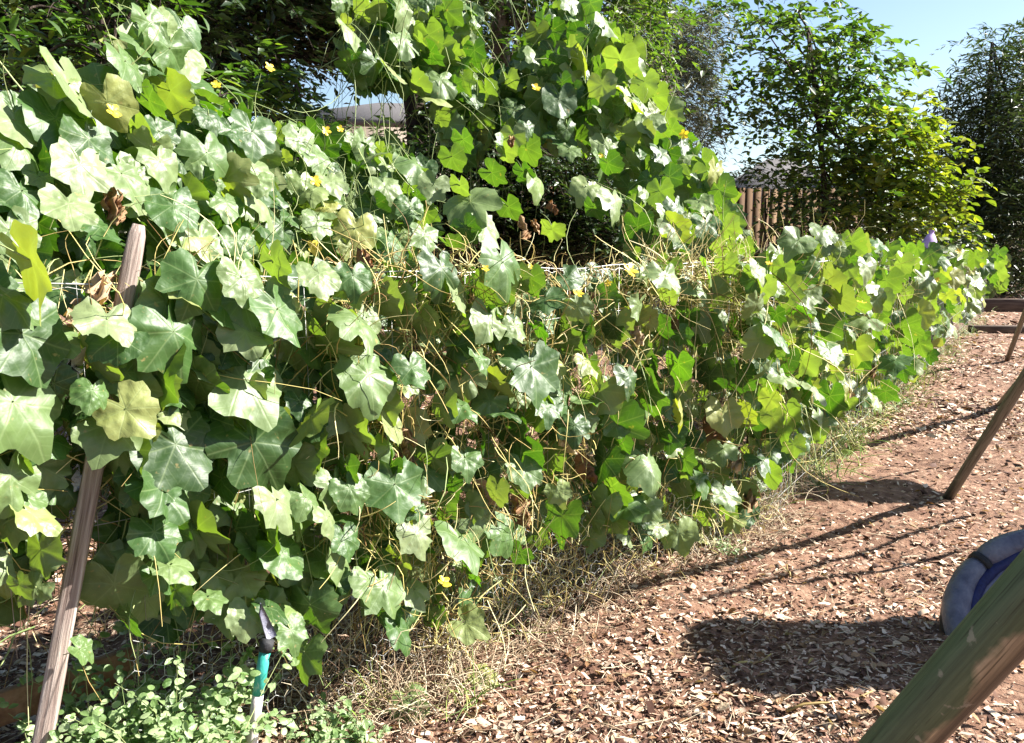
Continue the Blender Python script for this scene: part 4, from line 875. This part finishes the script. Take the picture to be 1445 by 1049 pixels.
# dark shade trees at the back left
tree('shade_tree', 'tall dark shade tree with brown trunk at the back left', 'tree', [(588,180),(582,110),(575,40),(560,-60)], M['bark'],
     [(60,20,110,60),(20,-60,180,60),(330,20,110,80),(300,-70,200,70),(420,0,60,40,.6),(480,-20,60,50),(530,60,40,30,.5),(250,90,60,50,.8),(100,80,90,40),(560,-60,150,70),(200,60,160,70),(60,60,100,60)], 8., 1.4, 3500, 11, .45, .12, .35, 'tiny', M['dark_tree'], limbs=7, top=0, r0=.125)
tree('shade_tree', 'tree with pale furrowed bark rising behind the vine heap', 'tree', [(722,200),(708,100),(706,20),(700,-80)], M['pale_bark'],
     [(660,-10,70,50,.6),(770,20,60,40,.6),(840,10,70,50,1),(900,40,60,70,.8),(800,110,70,50,.35),(740,140,70,50,.5),(640,60,40,60,.35),(700,-80,180,50,1),(820,170,60,40,.6),(680,60,60,60,.6),(760,80,50,40,.5),(860,60,60,60,.8)], 9.5, 1.3, 1500, 10, .4, .11, .5, 'tiny', M['ash'], limbs=6, top=60, r0=.15)
tree('silver_tree', 'pale silver leaved tree behind the right edge of the vine heap', 'tree', [(930,260),(935,150),(940,60)], M['pale_bark'],
     [(940,70,45,50),(965,140,35,55),(985,60,25,40,.6),(915,150,30,50),(900,30,40,35,.7),(975,190,22,30,.5)], 13., .8, 1100, 12, .5, .14, .7, 'tiny_narrow', M['silver'], limbs=4, top=0, low='tiny_narrow', r0=.1)
tree('leafy_tree', 'leafy tree with drooping sprays standing in front of the board fence', 'tree', [(1165,330),(1160,220),(1150,120),(1140,40)], M['bark'],
     [(1060,20,60,35,.55),(1130,60,65,60,1),(1190,100,55,60,1),(1120,130,60,50,1),(1050,100,45,35,.5),(1075,150,40,30,.6),(1060,190,40,30,.35),(1180,180,65,60,1.1),(1220,130,40,40,.8),(1160,250,80,45,1.1),(1230,220,45,50,1),(1040,-20,70,30,.7),(1000,40,30,30,.3),(1200,290,90,35,1.1),(1250,95,20,20,.3),(1180,330,80,25,.8)], 13.2, 1., 680, 11, .60, .13, .55, 'ovate', M['ash'], limbs=6, top=260, low='ovate', r0=.055)
tree('lime_bush', 'bright yellow green bush beside the leafy tree', 'bush', [(1255,330),(1258,270),(1262,210)], M['bark'],
     [(1275,170,35,30,.7),(1255,215,45,40),(1290,220,35,45,.8),(1265,265,60,35),(1320,270,35,30,.9),(1300,310,45,25,.7),(1280,130,18,20,.3),(1205,240,30,30,.35),(1215,300,45,25,.5),(1240,180,25,25,.4)], 12.9, .8, 330, 9, .45, .15, .5, 'ovate', M['lime'], limbs=3, top=160, low='ovate', r0=.03)
tree('willow_tree', 'dark narrow leaved tree at the right edge behind the path', 'tree', [(1420,372),(1400,280),(1395,150),(1400,60)], M['bark'],
     [(1395,120,45,50,.8),(1430,180,60,60,1),(1370,170,40,45,.9),(1400,240,70,50,1.2),(1440,80,35,50,.7),(1370,260,45,50,1),(1440,290,60,50,1.2),(1390,320,65,45,1),(1500,150,70,120,.8),(1410,60,20,25,.4),(1400,365,70,35,1),(1470,390,60,50,1),(1345,350,30,30,.8)], 24., 2.0, 2600, 12, 1.0, .30, .8, 'tiny_narrow', M['willow'], limbs=7, top=0, low='tiny_narrow', out=.45, r0=.07)
tree('lance_shrub', 'tall shrub with long pointed leaves above the left vine mound', 'shrub', [(150,200),(150,90),(140,10)], M['bark'],
     [(60,60,70,45),(120,30,70,40),(30,110,50,40,.7),(180,50,40,50),(90,90,60,30),(300,130,35,35,.5),(150,-30,120,30)], 3.6, .35, 150, 10, .22, .085, .35, 'lance', M['lance'], limbs=4, top=280, low='lance', r0=.02)
tree('lance_shrub', 'small yellow green shrub with pointed leaves against the sky gap', 'shrub', [(385,240),(385,150),(388,110)], M['bark'],
     [(390,120,35,35),(410,160,40,25),(360,155,30,25)], 4.6, .25, 60, 10, .2, .085, .3, 'lance', M['lance'], limbs=2, top=160, low='lance', r0=.012)
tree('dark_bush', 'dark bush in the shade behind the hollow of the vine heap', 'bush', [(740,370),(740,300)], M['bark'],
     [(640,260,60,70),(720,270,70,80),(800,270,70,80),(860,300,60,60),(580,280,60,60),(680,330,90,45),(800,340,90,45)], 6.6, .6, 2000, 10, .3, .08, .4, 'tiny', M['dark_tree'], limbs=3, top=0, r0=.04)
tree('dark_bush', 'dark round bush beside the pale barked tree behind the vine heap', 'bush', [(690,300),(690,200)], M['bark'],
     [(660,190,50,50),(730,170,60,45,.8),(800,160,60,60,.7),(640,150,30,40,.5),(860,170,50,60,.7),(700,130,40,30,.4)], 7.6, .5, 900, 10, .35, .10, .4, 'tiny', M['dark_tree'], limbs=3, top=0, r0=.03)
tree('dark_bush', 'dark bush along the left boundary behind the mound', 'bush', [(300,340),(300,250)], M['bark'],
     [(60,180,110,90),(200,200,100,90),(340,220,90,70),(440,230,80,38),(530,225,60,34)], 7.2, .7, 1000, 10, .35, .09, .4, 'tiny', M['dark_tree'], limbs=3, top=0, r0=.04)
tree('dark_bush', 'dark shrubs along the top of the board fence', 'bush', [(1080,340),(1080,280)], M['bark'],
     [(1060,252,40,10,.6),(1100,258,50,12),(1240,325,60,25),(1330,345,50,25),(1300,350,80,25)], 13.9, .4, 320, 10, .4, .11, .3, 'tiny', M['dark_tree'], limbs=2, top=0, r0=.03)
# far planting that closes the view under the trees
hb = []
C = np.stack([rng.uniform(-30, 40, 2600), rng.uniform(26, 34, 2600), rng.uniform(0, 2.9, 2600)], -1); D = rng.normal(0, 1, C.shape)
p, R, s = sprays(C, D, .9, 8, .38, .3)
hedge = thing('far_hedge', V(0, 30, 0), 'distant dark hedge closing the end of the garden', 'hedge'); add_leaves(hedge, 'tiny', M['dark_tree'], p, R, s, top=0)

# ------------------------------------------------------------------ path end: timber steps, and the purple cloth
for (xa, xb, y, Y, lab) in [(1368, 1520, 470, 15.0, 'dark timber edging across the far end of the path'), (1375, 1530, 440, 17.5, 'upper timber step at the far end of the path')]:
    c = on_ground((xa+xb)/2, y); o = thing('timber_step', V(c[0], c[1], 0), lab, 'step'); mb = MB(); wdt = (xb-xa)/F*c[1]
    mb.box(c+V(0, 0, .06+.08*(y < 450)), (wdt, .16, .13+.16*(y < 450))); b = mb.build('sleeper', M['timber'], o, smooth=False); b.modifiers.new('bevel', 'BEVEL').width = .012
pc = on_plane(np.array(1311.), np.array(342.), B0, BN, -.05)
fl = thing('purple_pouch', pc, 'small purple cloth pouch on a stick above the far vine', 'pouch'); k = 1/PXM(pc)
a = np.linspace(0, 2*math.pi, 12, endpoint=False); rings = [(-12, 13), (-5, 12), (3, 9), (9, 6), (13, 3), (16, 4)]
vv = np.concatenate([np.stack([pc[0]+k*r*np.cos(a)*(1+.18*np.sin(3*a+z))+k*z*.15, pc[1]+k*r*.6*np.sin(a), pc[2]+k*(z+1.2*np.sin(2*a))+0*a], -1) for z, r in rings]); j = np.arange(12); kk = (j+1) % 12
obj('pouch', mesh_from('pouch', vv, [np.concatenate([np.stack([12*i+j, 12*i+kk, 12*i+12+kk, 12*i+12+j], -1) for i in range(5)])]), M['purple'], fl)
mb = MB(); mb.tube(np.array([pc-V(0, 0, .5), pc+V(0, 0, k*10)]), .008, 6); mb.build('stick', M['straw'], fl)
